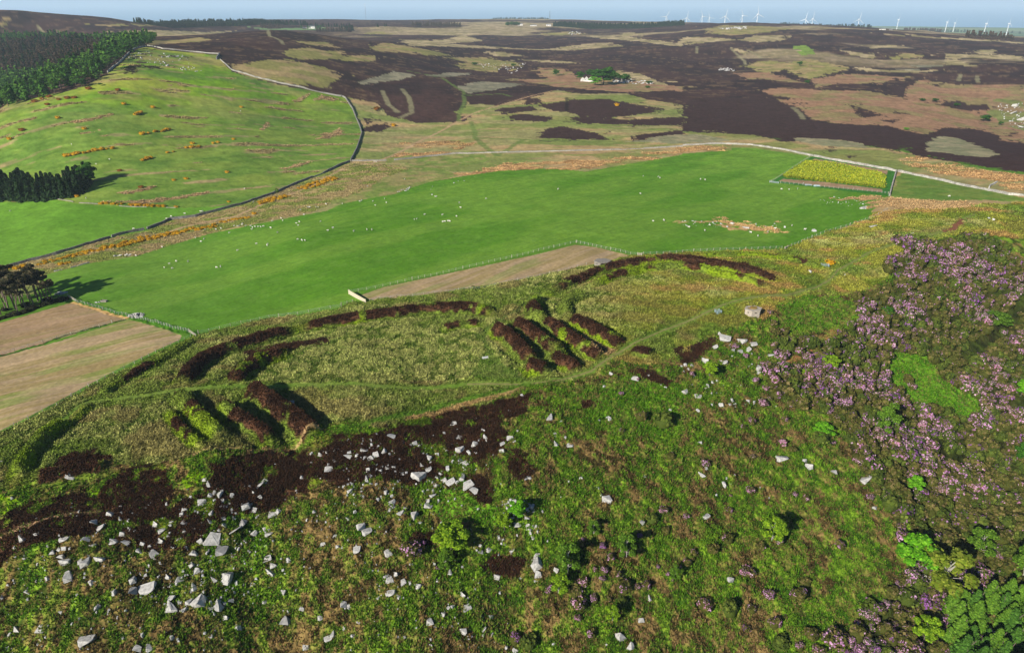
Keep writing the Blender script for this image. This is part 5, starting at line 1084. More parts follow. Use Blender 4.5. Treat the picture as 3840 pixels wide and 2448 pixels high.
# ---------------------------------------------------------------- gorse in flower
GO = [[(214, 160, 26), (184, 130, 20), (84, 88, 26), (222, 176, 50)], [(150, 96, 40), (120, 84, 36), (80, 80, 30)]]
G_m = []
for k in range(3):
    me, _, _ = bush('gorse_foliage', 500 + k, 170, GO[0] if k < 2 else GO[1], 6, 0.42, 0.25); me.materials.append(M_bloom); G_m.append(me)
def line_pts(P, sp, wd):
    W = at(P); out = []
    for a_, b_ in zip(W[:-1], W[1:]):
        L = np.linalg.norm(b_ - a_); n = max(1, int(L / sp * 1.5)); nrm = np.array([-(b_ - a_)[1], (b_ - a_)[0]]) / max(L, 1e-6)
        for k in range(n): out.append(a_ + (b_ - a_) * (k + rs.random()) / n + nrm * rs.uniform(-wd, wd))
    return out
GL = [(c(0,1,[(275,328),(450,290),(600,250),(750,222)]), 1.25, 2.6, 1.0, 'low in the long orange strip'), (c(0,1,[(750,222),(900,185),(1100,140)]), 1.1, 4.0, 1.2, 'amid the long orange strip'), (c(0,1,[(1100,140),(1300,100),(1530,60)]), 1.3, 3.0, 1.2, 'high in the long orange strip'),
      (c(0,1,[(1560,40),(1650,20),(1770,5)]), 1.6, 1.2, 1.0, 'just above the long strip'), (c(0,0,[(1820,1440),(1920,1415),(2020,1385)]), 1.2, 4.0, 1.3, 'in the patch left of the dense one'), (c(0,0,[(2120,1340),(2220,1310),(2370,1262)]), 1.1, 5.0, 1.3, 'in the dense patch beside the track'),
      (c(0,0,[(690,1440),(860,1447)]), 3.0, 1, 1.2, 'left under the pasture bank'), (c(0,0,[(900,1452),(1080,1455),(1160,1462)]), 2.2, 1, 1.4, 'in mid row under the pasture bank'), (c(0,0,[(450,1118),(600,1095),(740,1065)]), 3.2, 1.0, 1.8, 'in the line across the hillside'), (c(0,0,[(740,1065),(830,1058)]), 5, 1, 1.6, 'right end of the hillside line'),
      (c(0,0,[(1000,1140),(1090,1118)]), 4, 1, 1.8, 'in the small orange group at mid hillside'), (c(0,0,[(1310,1055),(1430,1042)]), 4, 1, 1.8, 'in the orange streak right of mid hillside'), (c(0,0,[(1480,1025),(1545,1018)]), 4, 1, 1.6, 'at the tip of the orange streak on the hillside'), (c(0,0,[(1160,1090),(1235,1078)]), 5, 1, 1.4, 'in the pale streak of the hillside'),
      (c(0,0,[(1000,960),(1220,922)]), 6, 1, 1.9, 'in the upper orange line on the left hill'), (c(0,0,[(940,830),(1020,815)]), 6, 1, 1.8, 'in the small upper patch below the hill crag'), (c(0,1,[(-60,395),(60,365),(210,345)]), 1.6, 3, 1.2, 'behind the pines at the left edge'), (c(0,1,[(420,330),(500,318)]), 2.0, 1.5, 1.1, 'in the small patch right of the pines')]
GB = [(420,725,'brownish'),(480,718,'brownish'),(530,715,'brownish'),(630,648,'brownish'),(835,655,'brownish'),(350,700,'brownish'),(250,738,'brownish'),(340,765,'brownish'),(880,760,'orange'),(1085,780,'orange'),(415,858,'orange'),(600,928,'orange'),(160,945,'brownish'),(75,1005,'orange'),(300,715,'brownish'),(1360,1022,'orange'),(1650,995,'orange'),(1705,770,'orange'),(1315,1268,'orange'),(1228,1278,'orange'),(995,1330,'brownish'),(1605,1225,'orange'),(845,1213,'brownish'),(510,1375,'orange'),(545,1395,'orange'),(1615,1427,'orange'),(1245,1465,'orange'),(1795,1515,'orange')]
for P, sp_, wd, rad, where in GL:
    labg = []
    for q in line_pts(P, sp_, wd):
        o = bpy.data.objects.new('gorse_bush', G_m[rs.integers(0, 2)]); col.objects.link(o); r_ = rad * rs.uniform(.95, 1.7); o.scale = (r_, r_, r_ * .8); o.rotation_euler = (0, 0, rs.uniform(0, 6.28))
        o.location = (q[0], q[1], float(gz([q[0]], [q[1]])[0]) - .1); o['category'] = 'gorse'; o['group'] = 'orange-flowered gorse bushes'; pu, pvv = proj(q[0], q[1], o.location.z); labg.append((o, float(pu), float(pvv), 'large' if r_ > rad * 1.35 else 'small'))
    ordinals(labg, lambda a_, b_, w0=where: w0, '%s gorse bush%s')
lab = []
P = at(c(0,0,[(a_, b_) for a_, b_, _ in GB])); Z = tz(P)
for (a_, b_, look), (x, y), z in zip(GB, P, Z):
    o = bpy.data.objects.new('gorse_bush', G_m[2 if look == 'brownish' else 0]); col.objects.link(o); r_ = rs.uniform(1.5, 2.3) * np.hypot(x, y) / 600; o.scale = (r_ * 1.5, r_, r_ * 1.0)
    o.location = (x, y, z - .1); o['category'] = 'gorse'; lab.append((o, a_ / 3, b_ / 3, look))
ordinals(lab, lambda a_, b_: 'on the %s part of the left hillside' % ('upper' if b_ < 262 else 'middle' if b_ < 400 else 'lower'), '%s gorse bush%s')
for (i, j, x, y, r_, k, lb) in ((2,1,1040,328,2.6,0,'round orange gorse bush beside the pale metal cage near the plateau path'), (1,0,370,882,3.5,0,'orange gorse bush on the rough moor right of the field wall'), (1,0,1945,758,4.0,0,'orange-brown gorse bush on the green moor track'), (1,0,250,780,4.5,2,'brown gorse bush on the moor near the wall bend')):
    P = at(c(i, j, [(x, y)])); o = bpy.data.objects.new('gorse_bush', G_m[k]); col.objects.link(o); o.scale = (r_, r_ * .9, r_ * .9); o.location = (P[0, 0], P[0, 1], tz(P)[0] - .1); o['category'] = 'gorse'; o['label'] = lb
# ---------------------------------------------------------------- walls and fences
M_wood = mat_plain('weathered_timber', (0.50, 0.45, 0.36), (0.34, 0.30, 0.24), 5, 0.85, 0.2)
M_wire = mat_plain('galvanised_steel', (0.42, 0.47, 0.50), (0.34, 0.38, 0.42), 5, 0.5, 0.0, 0.4, 0.4)
M_wall = mat_cover('drystone', 1.4, 0.3, 0.95, 0.6)
def resample(W, step):
    out = [W[0]]
    for a_, b_ in zip(W[:-1], W[1:]):
        L = np.linalg.norm(b_ - a_); n = max(1, int(round(L / step)))
        for k in range(1, n + 1): out.append(a_ + (b_ - a_) * k / n)
    return np.array(out)
def wall(PD, h, wd, label, rgb=(0.20, 0.19, 0.17), step=1.6, gaps=()):  # default rgb darkened: shade of faces turned from the sun put into the colour
    W = resample(at(PD), step); Z = gz(W[:, 0], W[:, 1]); n = len(W); body = MB(); cope = MB(); cx, cy = W.mean(0); cz = float(Z.min())
    T_ = np.gradient(W, axis=0); T_ /= np.linalg.norm(T_, axis=1)[:, None]; Nn = np.stack([-T_[:, 1], T_[:, 0]], 1)
    hh = h * (0.85 + 0.3 * noise(np.arange(n) * 0.35, np.zeros(n), 3)) * (1 - 0.5 * (noise(np.arange(n) * 0.12, np.zeros(n), 9) > 0.86))
    for k in range(n - 1):
        if any(a_ <= k / n <= b_ for a_, b_ in gaps): continue
        q = []
        for kk in (k, k + 1):
            for s, zz, ww in ((-1, -0.5, wd * .62), (1, -0.5, wd * .62), (1, hh[kk], wd * .38), (-1, hh[kk], wd * .38)):
                q.append((W[kk, 0] - cx + Nn[kk, 0] * s * ww + rs.normal(0, .03), W[kk, 1] - cy + Nn[kk, 1] * s * ww + rs.normal(0, .03), Z[kk] - cz + zz))
        b_ = rs.uniform(.75, 1.2)
        body.add(q, [(0, 4, 7, 3), (1, 2, 6, 5), (3, 7, 6, 2), (0, 3, 2, 1), (4, 5, 6, 7)], tuple(v_ * b_ for v_ in rgb))
        for s_ in np.arange(0.1, 1, 0.45 / max(step, .5) * 1.6):
            x = W[k, 0] + (W[k + 1, 0] - W[k, 0]) * s_; y = W[k, 1] + (W[k + 1, 1] - W[k, 1]) * s_; z = Z[k] + (Z[k + 1] - Z[k]) * s_ + hh[k]
            b_ = rs.uniform(.6, 1.25); cope.box(x - cx, y - cy, z - cz + .0, .4, wd * .7, .18, tuple(min(.6, v_ * b_) for v_ in rgb), math.atan2(T_[k, 1], T_[k, 0]) + rs.normal(0, .1))
    o = empty('drystone_wall', (cx, cy, cz)); body.build('wall_body', M_wall, o); cope.build('cope_stones', M_wall, o)
    o['label'] = label; o['category'] = 'wall'; return o
HW = c(0,1,[(-200,425),(0,365),(200,310),(400,258),(640,190),(780,146)])
wall(HW, 1.35, .7, 'long dark drystone wall at far left below the track, from the picture edge')
wall(c(0,1,[(790,142),(900,112),(1020,92)]), 1.3, .7, 'short drystone wall section between two gaps, left of the gorse strip')
wall(c(0,1,[(1040,88),(1200,20)]) + c(0,0,[(1380,1532),(1500,1500),(1700,1448),(1900,1380),(2100,1298),(2300,1222),(2408,1168)]) + c(1,0,[(60,1145)]), 1.4, .75, 'dark drystone wall climbing beside the track up to the wall corner', step=2.2)
wall(c(1,0,[(66,1140),(110,1060),(145,940),(130,890),(80,770),(30,695),(0,682)]), 1.5, .9, 'curving drystone wall bounding the green hill on its right side', step=3.0)
wall(c(0,0,[(2406,684),(2200,645),(2000,603),(1800,556),(1640,506),(1555,432)]), 1.2, .6, 'pale drystone wall running up over the shoulder of the green hill', (0.27, 0.255, 0.22), 4.5)
wall(c(0,0,[(1530,430),(1550,392)]), 2.2, 1.2, 'dark wall corner at the top of the green hill', (0.2, 0.2, 0.19), 4)
wall(c(0,0,[(1548,388),(1350,370),(1150,353),(1040,325)]), 1.2, .7, 'pale wall along the crest of the green hill by the heather', (0.36, 0.34, 0.29), 6)
wall(c(0,0,[(1030,330),(960,345),(840,450),(760,515)]), 1.2, .9, 'tumbled wall down the crag edge of the green hill', (0.40, 0.38, 0.33), 6)
wall(c(1,0,[(75,1140),(180,1138),(290,1136),(400,1128),(600,1105),(800,1086),(1000,1080),(1200,1073),(1500,1068),(1900,1062),(2200,1050),(2408,1042)]), 1.1, .9, 'tumbled pale grey wall across the rough grass beyond the main field', (0.27, 0.25, 0.21), 3.5, gaps=((.08, .1),))
wall(c(2,0,[(0,1036),(200,1026),(480,1030),(700,1062),(920,1108)]), 1.2, .9, 'pale grey wall behind the main field, ending at the yellow crop plot', (0.34, 0.32, 0.28), 3.0)
wall(c(2,0,[(925,1110),(1200,1157),(1510,1212)]), 1.3, .8, 'pale grey wall behind the yellow crop plot', (0.35, 0.33, 0.29), 2.6)
wall(c(2,0,[(1520,1214),(1800,1270),(2100,1335),(2300,1378),(2480,1398)]), 1.2, 1.0, 'pale tumbled wall running right from the crop plot to the picture edge', (0.38, 0.355, 0.31), 2.4)
wall(c(2,0,[(1505,1214),(1480,1300),(1458,1385)]), 1.4, .8, 'grey wall down the right side of the yellow crop plot', (0.30, 0.28, 0.25), 2.0)
wall(c(0,0,[(250,1430),(400,1412),(560,1438),(900,1462),(1240,1470)]), .35, .4, 'low ruined wall under the spruce belt on the left pasture', (0.24, 0.22, 0.18), 3, gaps=((.3, .36), (.5, .62), (.8, .9)))
wall(c(0,1,[(380,380),(500,358),(800,275),(960,268)]), .35, .5, 'row of stones along the foot of the left field edge', (0.42, 0.41, 0.38), 3, gaps=((.05, .12), (.3, .62), (.7, .74), (.85, .9)))
wall(c(2,0,[(2160,1330),(2170,1310),(2215,1292)]), 1.0, .8, 'short curved fragment of wall on the brown moor at the right', (0.42, 0.40, 0.36), 2.5)

def fence(PD, label, sp=3.0, h=1.2, rail=False, rgbm=None):
    W = resample(at(PD), sp); Z = gz(W[:, 0], W[:, 1]); n = len(W)
    if n > 98: k = np.linspace(0, n - 1, 98).round().astype(int); W = W[k]; Z = Z[k]; n = 98
    o = empty('post_and_wire_fence', (W[0, 0], W[0, 1], Z[0])); x0, y0, z0 = W[0, 0], W[0, 1], Z[0]
    pm = MB(); pm.box(0, 0, h / 2 - .2, .12, .12, h + .4); pmesh = pm.mesh('post'); pmesh.materials.append(M_wood)
    for k in range(n):
        p = bpy.data.objects.new('post', pmesh); col.objects.link(p); p.parent = o; p.location = (W[k, 0] - x0, W[k, 1] - y0, Z[k] - z0); p.rotation_euler = (rs.normal(0, .04), rs.normal(0, .04), rs.uniform(0, 1))
        if k % 8 == 0: p.scale = (1.6, 1.6, 1.12)
    w_ = MB()
    for hh in (.25, .6, .95, 1.12):
        w_.tube([(W[k, 0] - x0, W[k, 1] - y0, Z[k] - z0 + hh * h / 1.2) for k in range(n)], .014 if not rail else .05, k=4)
    w_.build('wire' if not rail else 'rail', M_wire if not rail else M_wood, o)
    o['label'] = label; o['category'] = 'fence'; return o
fence(c(0,1,[(0,1518),(200,1418),(400,1322),(500,1262)]), 'post and wire fence along lower left stubble field, nearest stretch', 3.6)
fence(c(0,1,[(505,1258),(800,1098),(950,1030),(1100,950),(1260,882),(1345,845)]), 'post and wire fence along lower left stubble field, upper stretch to the gate', 3.2)
fence(c(0,1,[(528,592),(700,640),(920,700)]), 'short fence between the pines and the heap of stones', 3.0)
fence(c(0,1,[(960,702),(1100,745),(1240,785),(1335,812)]), 'netting fence from the heap of stones to the timber gate', 1.8)
fence(c(0,1,[(1400,822),(1550,785),(1700,745),(1900,705),(2100,680),(2408,628)]), 'post and wire fence between the green field and the forts, left stretch', 3.6)
fence(c(1,1,[(0,618),(80,595)]), 'last few posts of the field fence before the boarded panel', 3.0)
fence(c(1,1,[(60,532),(240,500),(500,440),(760,382),(1000,330),(1280,268),(1500,215),(1655,176)]), 'post and wire fence along the top of the middle stubble strip', 3.0)
fence(c(1,1,[(1660,176),(1800,205),(1900,225),(2040,262),(2090,270)]), 'post and wire fence down the right end of the middle stubble strip', 2.6)
fence(c(1,1,[(200,585),(420,560),(740,530),(1000,495),(1400,410),(1730,330)]), 'low fence along the near side of the middle stubble strip', 4.5, 1.0)
fence(c(1,1,[(2130,268),(2408,246)]) + c(2,1,[(30,242),(400,230),(700,218)]), 'post and wire fence between the main field and the right fort', 3.0)
fence(c(2,1,[(720,222),(880,155),(1000,110),(1150,70),(1340,0)]) + c(2,0,[(1400,1510),(1440,1480)]), 'fence climbing from the field corner to the rough tan grass', 3.4)
fence(c(2,0,[(625,1283),(770,1195),(912,1104)]), 'fence up the left side of the yellow crop plot', 3.0)
fence(c(2,0,[(690,1294),(880,1310),(1000,1322),(1200,1340),(1405,1360),(1450,1368)]), 'fence along the near side of the yellow crop plot', 3.0)
fence(c(0,1,[(0,968),(200,910),(400,850),(700,765),(880,715)]), 'low fence in the dark grass line between the two left stubble strips', 5.0, 1.0)

def gate(i, j, a_, b_, label, h=1.25, bars=5, mat=None, solid=False, depth=0.08):
    P = at(c(i, j, [a_, b_])); z = float(gz(P[:, 0], P[:, 1]).mean()); L = float(np.linalg.norm(P[1] - P[0])); rz = math.atan2(P[1, 1] - P[0, 1], P[1, 0] - P[0, 0])
    o = empty('field_gate' if not solid else 'boarded_windbreak', (*P.mean(0), z), rz); mat = mat or M_wood
    for s in (-1, 1):
        m_ = MB(); m_.box(s * (L / 2 + .08), 0, h * .5 + .05, .18, .18, h + .35); m_.build('gate_post' if not solid else 'post', mat, o)
    m_ = MB()
    if solid:
        for k in range(4): m_.box(0, 0, .2 + k * (h - .2) / 3.4, L, .06, (h - .2) / 3.4 - .05 if k % 2 else (h - .2) / 3.6)
        for k in range(5): m_.box(-L / 2 + .2 + k * (L - .4) / 4, .09, h * .45, .12, .1, h * .9)
    else:
        for k in range(bars): m_.box(0, 0, .2 + k * (h - .25) / (bars - 1), L, .05, .09)
        for x in (-L / 2 + .05, 0, L / 2 - .05): m_.box(x, .05, h * .5 + .03, .09, .05, h - .1)
    m_.build('bars' if not solid else 'boards', mat, o)
    if not solid:
        m_ = MB(); m_.tube([(-L / 2 + .1, .1, .2), (L / 2 - .1, .1, h - .1)], .035); m_.build('brace', mat, o)
    o['label'] = label; o['category'] = 'gate' if not solid else 'windbreak'; return o
M_board = mat_plain('pale_boards', (0.56, 0.50, 0.36), (0.46, 0.40, 0.28), 3, 0.8, 0.2)
gate(0, 1, (1336, 812), (1382, 836), 'pale timber field gate at the corner of the lower left stubble field')
gate(0, 1, (488, 572), (540, 594), 'timber gate with white posts beside the pines at the field corner')
gate(1, 1, (2090, 272), (2118, 274), 'small timber gate at the right tip of the middle stubble strip')
gate(1, 1, (54, 545), (172, 596), 'long boarded timber windbreak at the left tip of the middle stubble strip', 1.7, solid=True, mat=M_board)
gate(2, 0, (614, 1290), (676, 1296), 'pale metal field gate at the lower left corner of the crop plot', mat=M_wire)
gate(2, 1, (722, 226), (735, 218), 'narrow timber gate where two fences meet at the right fort')
gate(1, 0, (228, 1145), (250, 1148), 'small wooden gate where the farm track crosses the wall')

# heap of stones, troughs, cages, frames
def heap(i, j, x, y, rad, n, label, name='stone_heap', rgb=(0.44, 0.42, 0.38), cat='stone heap', sz=.6):
    P = at(c(i, j, [(x, y)]))[0]; z = float(gz([P[0]], [P[1]])[0]); m_ = MB()
    for k in range(n):
        a = rs.uniform(0, 6.28); d = rad * rs.random() ** .7; stone(m_, d * math.cos(a) * 1.3, d * math.sin(a), max(0, (rad - d)) * .35 + .1, sz * rs.uniform(.6, 1.4), rs, rgb)
    o = m_.build(name, M_stone); o.location = (P[0], P[1], z); o['label'] = label; o['category'] = cat; return o
heap(0, 1, 960, 690, 2.4, 60, 'heap of pale stones at the meeting of fence and stubble strips')
heap(0, 1, 432, 538, 2.0, 60, 'white scattered stone heap right of the pines in the tree shadow', rgb=(.5, .49, .46))
def cage(i, j, x, y, L, Wd, rz, label, h=1.1):
    P = at(c(i, j, [(x, y)]))[0]; z = float(gz([P[0]], [P[1]])[0]); o = empty('tree_guard_cage', (P[0], P[1], z), rz)
    for sx in (-1, 1):
        for sy in (-1, 1):
            m_ = MB(); m_.box(sx * L / 2, sy * Wd / 2, h / 2, .07, .07, h + .3); m_.build('corner_post', M_cage, o)
    for k, (sx, sy, a_, l_) in enumerate(((0, -1, 0, L), (0, 1, 0, L), (-1, 0, 1, Wd), (1, 0, 1, Wd))):
        m_ = MB()
        for zz in (.08, .3, .52, .74, .96): m_.box(sx * L / 2, sy * Wd / 2, zz * h / 1.0, l_ if not a_ else .035, .035 if not a_ else l_, .035)
        for t_ in np.linspace(-.4, .4, 5): m_.box(sx * L / 2 + (t_ * l_ if not a_ else 0), sy * Wd / 2 + (t_ * l_ if a_ else 0), h * .52, .03, .03, h * .96)
        m_.build('mesh_side', M_cage, o)
    o['label'] = label; o['category'] = 'cage'; return o
M_cage = mat_plain('pale_blue_metal', (0.46, 0.58, 0.62), (0.38, 0.5, 0.55), 4, 0.5, 0, 0.4, 0.2)
cage(2, 1, 1002, 343, 3.0, 1.3, -.2, 'long pale metal cage beside the round gorse bush near the path')
cage(2, 1, 248, 678, 1.7, 1.7, .3, 'small square pale blue cage on grass left of the pillbox')
P = at(c(2, 1, [(248, 680)]))[0]; me = G_m[2]; mm = bush('sapling_leaves', 611, 120, [(120, 170, 110), (90, 140, 80)], 4); mm[0].materials.append(M_leaf); o = link('sapling', mm[0]); o.scale = (.5, .5, .8); o.location = (P[0], P[1], float(gz([P[0]], [P[1]])[0])); o['label'] = 'small green sapling inside the square pale blue cage'; o['category'] = 'sapling'
P = at(c(2, 1, [(1006, 343)]))[0]; o = link('sapling', mm[0]); o.scale = (.45, .45, .6); o.location = (P[0], P[1], float(gz([P[0]], [P[1]])[0])); o['label'] = 'small sapling inside the long pale metal cage by the gorse'; o['category'] = 'sapling'
def slat(i, j, x, y, L, Wd, rz, tilt, label):
    P = at(c(i, j, [(x, y)]))[0]; z = float(gz([P[0]], [P[1]])[0]); o = empty('slatted_frame', (P[0], P[1], z + .35), rz); o.rotation_euler = (tilt, 0, rz)
    m_ = MB()
    for s in (-1, 1): m_.box(s * L / 2, 0, 0, .1, Wd, .1); m_.box(0, s * Wd / 2, 0, L - .1, .1, .08)
    m_.build('frame', M_pale, o); m_ = MB()
    for k in range(5): m_.box(0, -Wd / 2 + (k + 1) * Wd / 6, .06, L, .1, .04)
    m_.build('slats', M_pale, o)
    for s in (-1, 1): m_ = MB(); m_.box(s * (L / 2 - .15), 0, -.2, .1, Wd * .8, .4); m_.build('leg', M_pale, o)
    o['label'] = label; o['category'] = 'slatted frame'
M_pale = mat_plain('bleached_timber', (0.62, 0.62, 0.58), (0.5, 0.5, 0.47), 4, 0.8, 0.1)
slat(1, 1, 1018, 995, 2.0, .9, .35, .15, 'pale slatted frame lying on the grass inside the left fort near its right banks')
slat(0, 1, 2050, 1285, 1.6, 1.3, .2, .3, 'white slatted frame standing in the dark shadow of the biggest heather bank')
def trough(i, j, x, y, L, Wd, h, rz, label, mat):
    P = at(c(i, j, [(x, y)]))[0]; z = float(gz([P[0]], [P[1]])[0]); o = empty('water_trough', (P[0], P[1], z), rz)
    m_ = MB(); t_ = .12
    m_.box(0, 0, .1, L, Wd, .3); m_.box(0, Wd / 2 - t_ / 2, h / 2 + .12, L, t_, h); m_.box(0, -Wd / 2 + t_ / 2, h / 2 + .12, L, t_, h); m_.box(L / 2 - t_ / 2, 0, h / 2 + .125, t_, Wd - 2 * t_, h); m_.box(-L / 2 + t_ / 2, 0, h / 2 + .125, t_, Wd - 2 * t_, h)
    m_.build('basin', mat, o); m_ = MB(); m_.box(0, 0, h * .75, L - 2 * t_ - .01, Wd - 2 * t_ - .01, .02); m_.build('water', M_water, o)
    o['label'] = label; o['category'] = 'trough'; return o
M_water = mat_plain('dark_water', (0.02, 0.03, 0.035), None, 2, 0.1, 0, 0.5); M_conc = mat_plain('old_concrete', (0.27, 0.24, 0.20), (0.18, 0.165, 0.14), 1.5, 0.9, 0.4)
M_concl = mat_plain('cream_concrete', (0.44, 0.38, 0.30), (0.30, 0.26, 0.21), 1.8, 0.9, 0.4); M_dark = mat_plain('deep_shade_opening', (0.01, 0.01, 0.01), None, 1, 1, 0)  # cream concrete, paler than the old grey one
trough(0, 1, 735, 592, 2.6, 1.1, .7, -.15, 'grey stone water trough on green grass above the heap of stones', M_conc)
trough(2, 0, 885, 1308, 4.0, 1.0, .6, -.2, 'grey feed trough at the near fence of the crop plot', M_wire)
trough(2, 0, 945, 1314, 3.5, 1.0, .7, -.2, 'blue-grey trough right of the feed trough at the crop plot fence', M_cage)

def pillbox(i, j, x, y, R_, h, rz, label, roofveg, openings, mat, squash=.8):
    P = at(c(i, j, [(x, y)]))[0]; z = float(gz([P[0]], [P[1]])[0]); o = empty('pillbox', (P[0], P[1], z), rz)
    hexa = [(R_ * math.cos(a_), R_ * squash * math.sin(a_)) for a_ in [math.pi / 3 * k for k in range(6)]]
    def ring(s, z0, z1, nm, mt):
        m_ = MB(); V = [(x_ * s, y_ * s, z0) for x_, y_ in hexa] + [(x_ * s, y_ * s, z1) for x_, y_ in hexa]
        m_.add(V, [(k, (k + 1) % 6, 6 + (k + 1) % 6, 6 + k) for k in range(6)] + [tuple(range(5, -1, -1)), tuple(range(6, 12))]); return m_.build(nm, mt, o)
    ring(.96, -.8, h - .28, 'walls', mat); ring(1.03, h - .28, h, 'roof_slab', mat)
    if roofveg:
        me, _, _ = bush('roof_turf', 620, 160, [(176, 150, 90), (190, 140, 70), (120, 120, 50)], 5); me.materials.append(M_leaf); t_ = link('roof_turf', me, None, o); t_.scale = (R_ * .7, R_ * .5, .35); t_.location = (0, 0, h)
    for f, t0, wid, zc, hh in openings:
        a0, a1 = np.array(hexa[f]) * .965, np.array(hexa[(f + 1) % 6]) * .965; q = a0 + (a1 - a0) * t0; ang_ = math.atan2(*(a1 - a0)[::-1]); m_ = MB(); m_.box(q[0], q[1], zc, wid, .12, hh, rz=ang_); m_.build('embrasure' if hh < 1 else 'doorway', M_dark, o)
    o['label'] = label; o['category'] = 'pillbox'; return o
pillbox(2, 1, 492, 682, 3.1, 2.1, .15, 'cream hexagonal pillbox with turf roof, right of the small square cage', True, [(3, .5, .5, 1.15, .28), (4, .5, .6, 1.15, .28)], M_concl)
pillbox(1, 1, 1842, 332, 3.6, 1.9, .1, 'grey flat-roofed pillbox at the edge of the middle stubble strip', False, [(3, .5, .5, 1.1, .3), (4, .3, 1.0, .9, 1.4), (4, .75, 1.0, .9, 1.4), (5, .5, .9, .9, 1.2)], M_conc)

# ---------------------------------------------------------------- sheep
def sheep_mesh(seed, head=0.0, lying=False):
    bm = bmesh.new()
    sk = [(-.42, 0, .62, .22), (-.15, 0, .64, .30), (.15, 0, .64, .29), (.38, 0, .66, .21), (.55, 0, .72 + head * .1, .12), (.70, 0, .80 + head, .11), (.84, 0, .74 + head, .07)]
    rings = []
    for k, (x, y, z, r_) in enumerate(sk):
        rings.append([bm.verts.new((x, r_ * .85 * math.cos(a_), z + r_ * math.sin(a_))) for a_ in np.linspace(0, 6.283, 9)[:-1]])
    for a_, b_ in zip(rings[:-1], rings[1:]):
        for j in range(8): bm.faces.new((a_[j], a_[(j + 1) % 8], b_[(j + 1) % 8], b_[j]))
    bm.faces.new(rings[0]); bm.faces.new(rings[-1][::-1])
    if not lying:
        for x in (-.3, .3):
            for y in (-.13, .13):
                t_ = [bm.verts.new((x + dx, y + dy, .48)) for dx, dy in ((-.06, -.05), (.06, -.05), (.06, .05), (-.06, .05))]; q = [bm.verts.new((x + dx, y + dy, -.05)) for dx, dy in ((-.035, -.03), (.035, -.03), (.035, .03), (-.035, .03))]
                for j in range(4): bm.faces.new((t_[j], t_[(j + 1) % 4], q[(j + 1) % 4], q[j]))
                bm.faces.new(q)
    me = bpy.data.meshes.new('sheep'); bm.to_mesh(me); bm.free(); me.polygons.foreach_set('use_smooth', [True] * len(me.polygons)); me.materials.append(M_wool); return me
M_wool = mat_plain('cream_fleece', (0.66, 0.63, 0.55), (0.56, 0.52, 0.45), 5, 0.95, 0.3); M_face = mat_plain('sheep_face', (0.5, 0.45, 0.4), (0.3, 0.27, 0.24), 8, 0.8, 0)
SM = [sheep_mesh(1), sheep_mesh(2, -.45), sheep_mesh(3, .05)]
SH = [(0,1,"1160,358;1196,330;1215,364;1245,313;1327,311;1528,358;1557,353;1146,216;1380,150;1440,155;1418,175;1675,238;1890,190;1884,200;1810,190;2100,160;2130,166;2152,168;812,277;848,275;858,272;888,273;900,268;920,268;960,274;1617,116;1912,80;1960,112;2105,62;2092,46;2113,36;2262,32;2314,98;2350,78;1778,90;1782,76;1770,65;1735,66;1712,48;1655,68;1675,70;1690,68;1860,68;1995,26;1920,30;1985,12;1840,72;1820,70;1800,70;1708,58;1525,90;1560,85;1448,92;1190,20;945,88;1178,16"),
      (1,1,"180,88;215,88;88,99;515,18;532,14;715,32;730,30;752,28;765,30;2275,26;2200,30"),(1,0,"145,1422;130,1430;225,1428;305,1410;318,1438;240,1457;662,1394;672,1394;833,1436;842,1468;587,1518;813,1531;1020,1406;1530,1340;2110,1373;2130,1248;2235,1253;2247,1263;448,1272;8,1446;186,1325;712,1522"),
      (2,0,"158,1276;697,1341;125,1272;810,1338;750,1342;850,1300;1880,1390"),(0,0,"2170,1470;2185,1472;2230,1468;2245,1470;2145,1520;2120,1490;2300,1450;1415,1497;1425,1498;1430,1495;680,1170;775,1135;510,1040;1210,1535;75,1500;1700,800;1790,1430;1725,1335;610,1410;1305,1515"),
      (2,1,"45,72;190,60;155,95;530,135;480,110;600,110;650,90;770,65;860,92")]
lab = []
for i, j, s in SH:
    pts = [tuple(float(q) for q in t_.split(',')) for t_ in s.split(';')]; P = at(c(i, j, pts)); Z = gz(P[:, 0], P[:, 1])
    for (a_, b_), (x, y), z in zip(c(i, j, pts), P, Z):
        o = bpy.data.objects.new('sheep', SM[rs.integers(0, 3)]); col.objects.link(o); o.location = (x, y, z); q = rs.uniform(.85, 1.1); o.scale = (q, q, q); o.rotation_euler = (0, 0, rs.uniform(0, 6.28))
        o['category'] = 'sheep'; o['group'] = 'white sheep grazing in the fields'; lab.append((o, a_, b_, 'white'))
def szone(a_, b_):
    if b_ < 470 and a_ < 700: return 'on the left hill pasture'
    if a_ > 1350: return 'in the %s of the main field' % ('upper right part' if b_ < 480 else 'lower right part')
    return 'in the main field, ' + ('bottom left part' if b_ > 600 else 'lower left part' if b_ > 560 else 'left middle part' if b_ > 535 else 'upper left part' if b_ > 500 else 'top left part' if b_ > 470 else 'top part')
ordinals(lab, szone, '%s sheep%s')

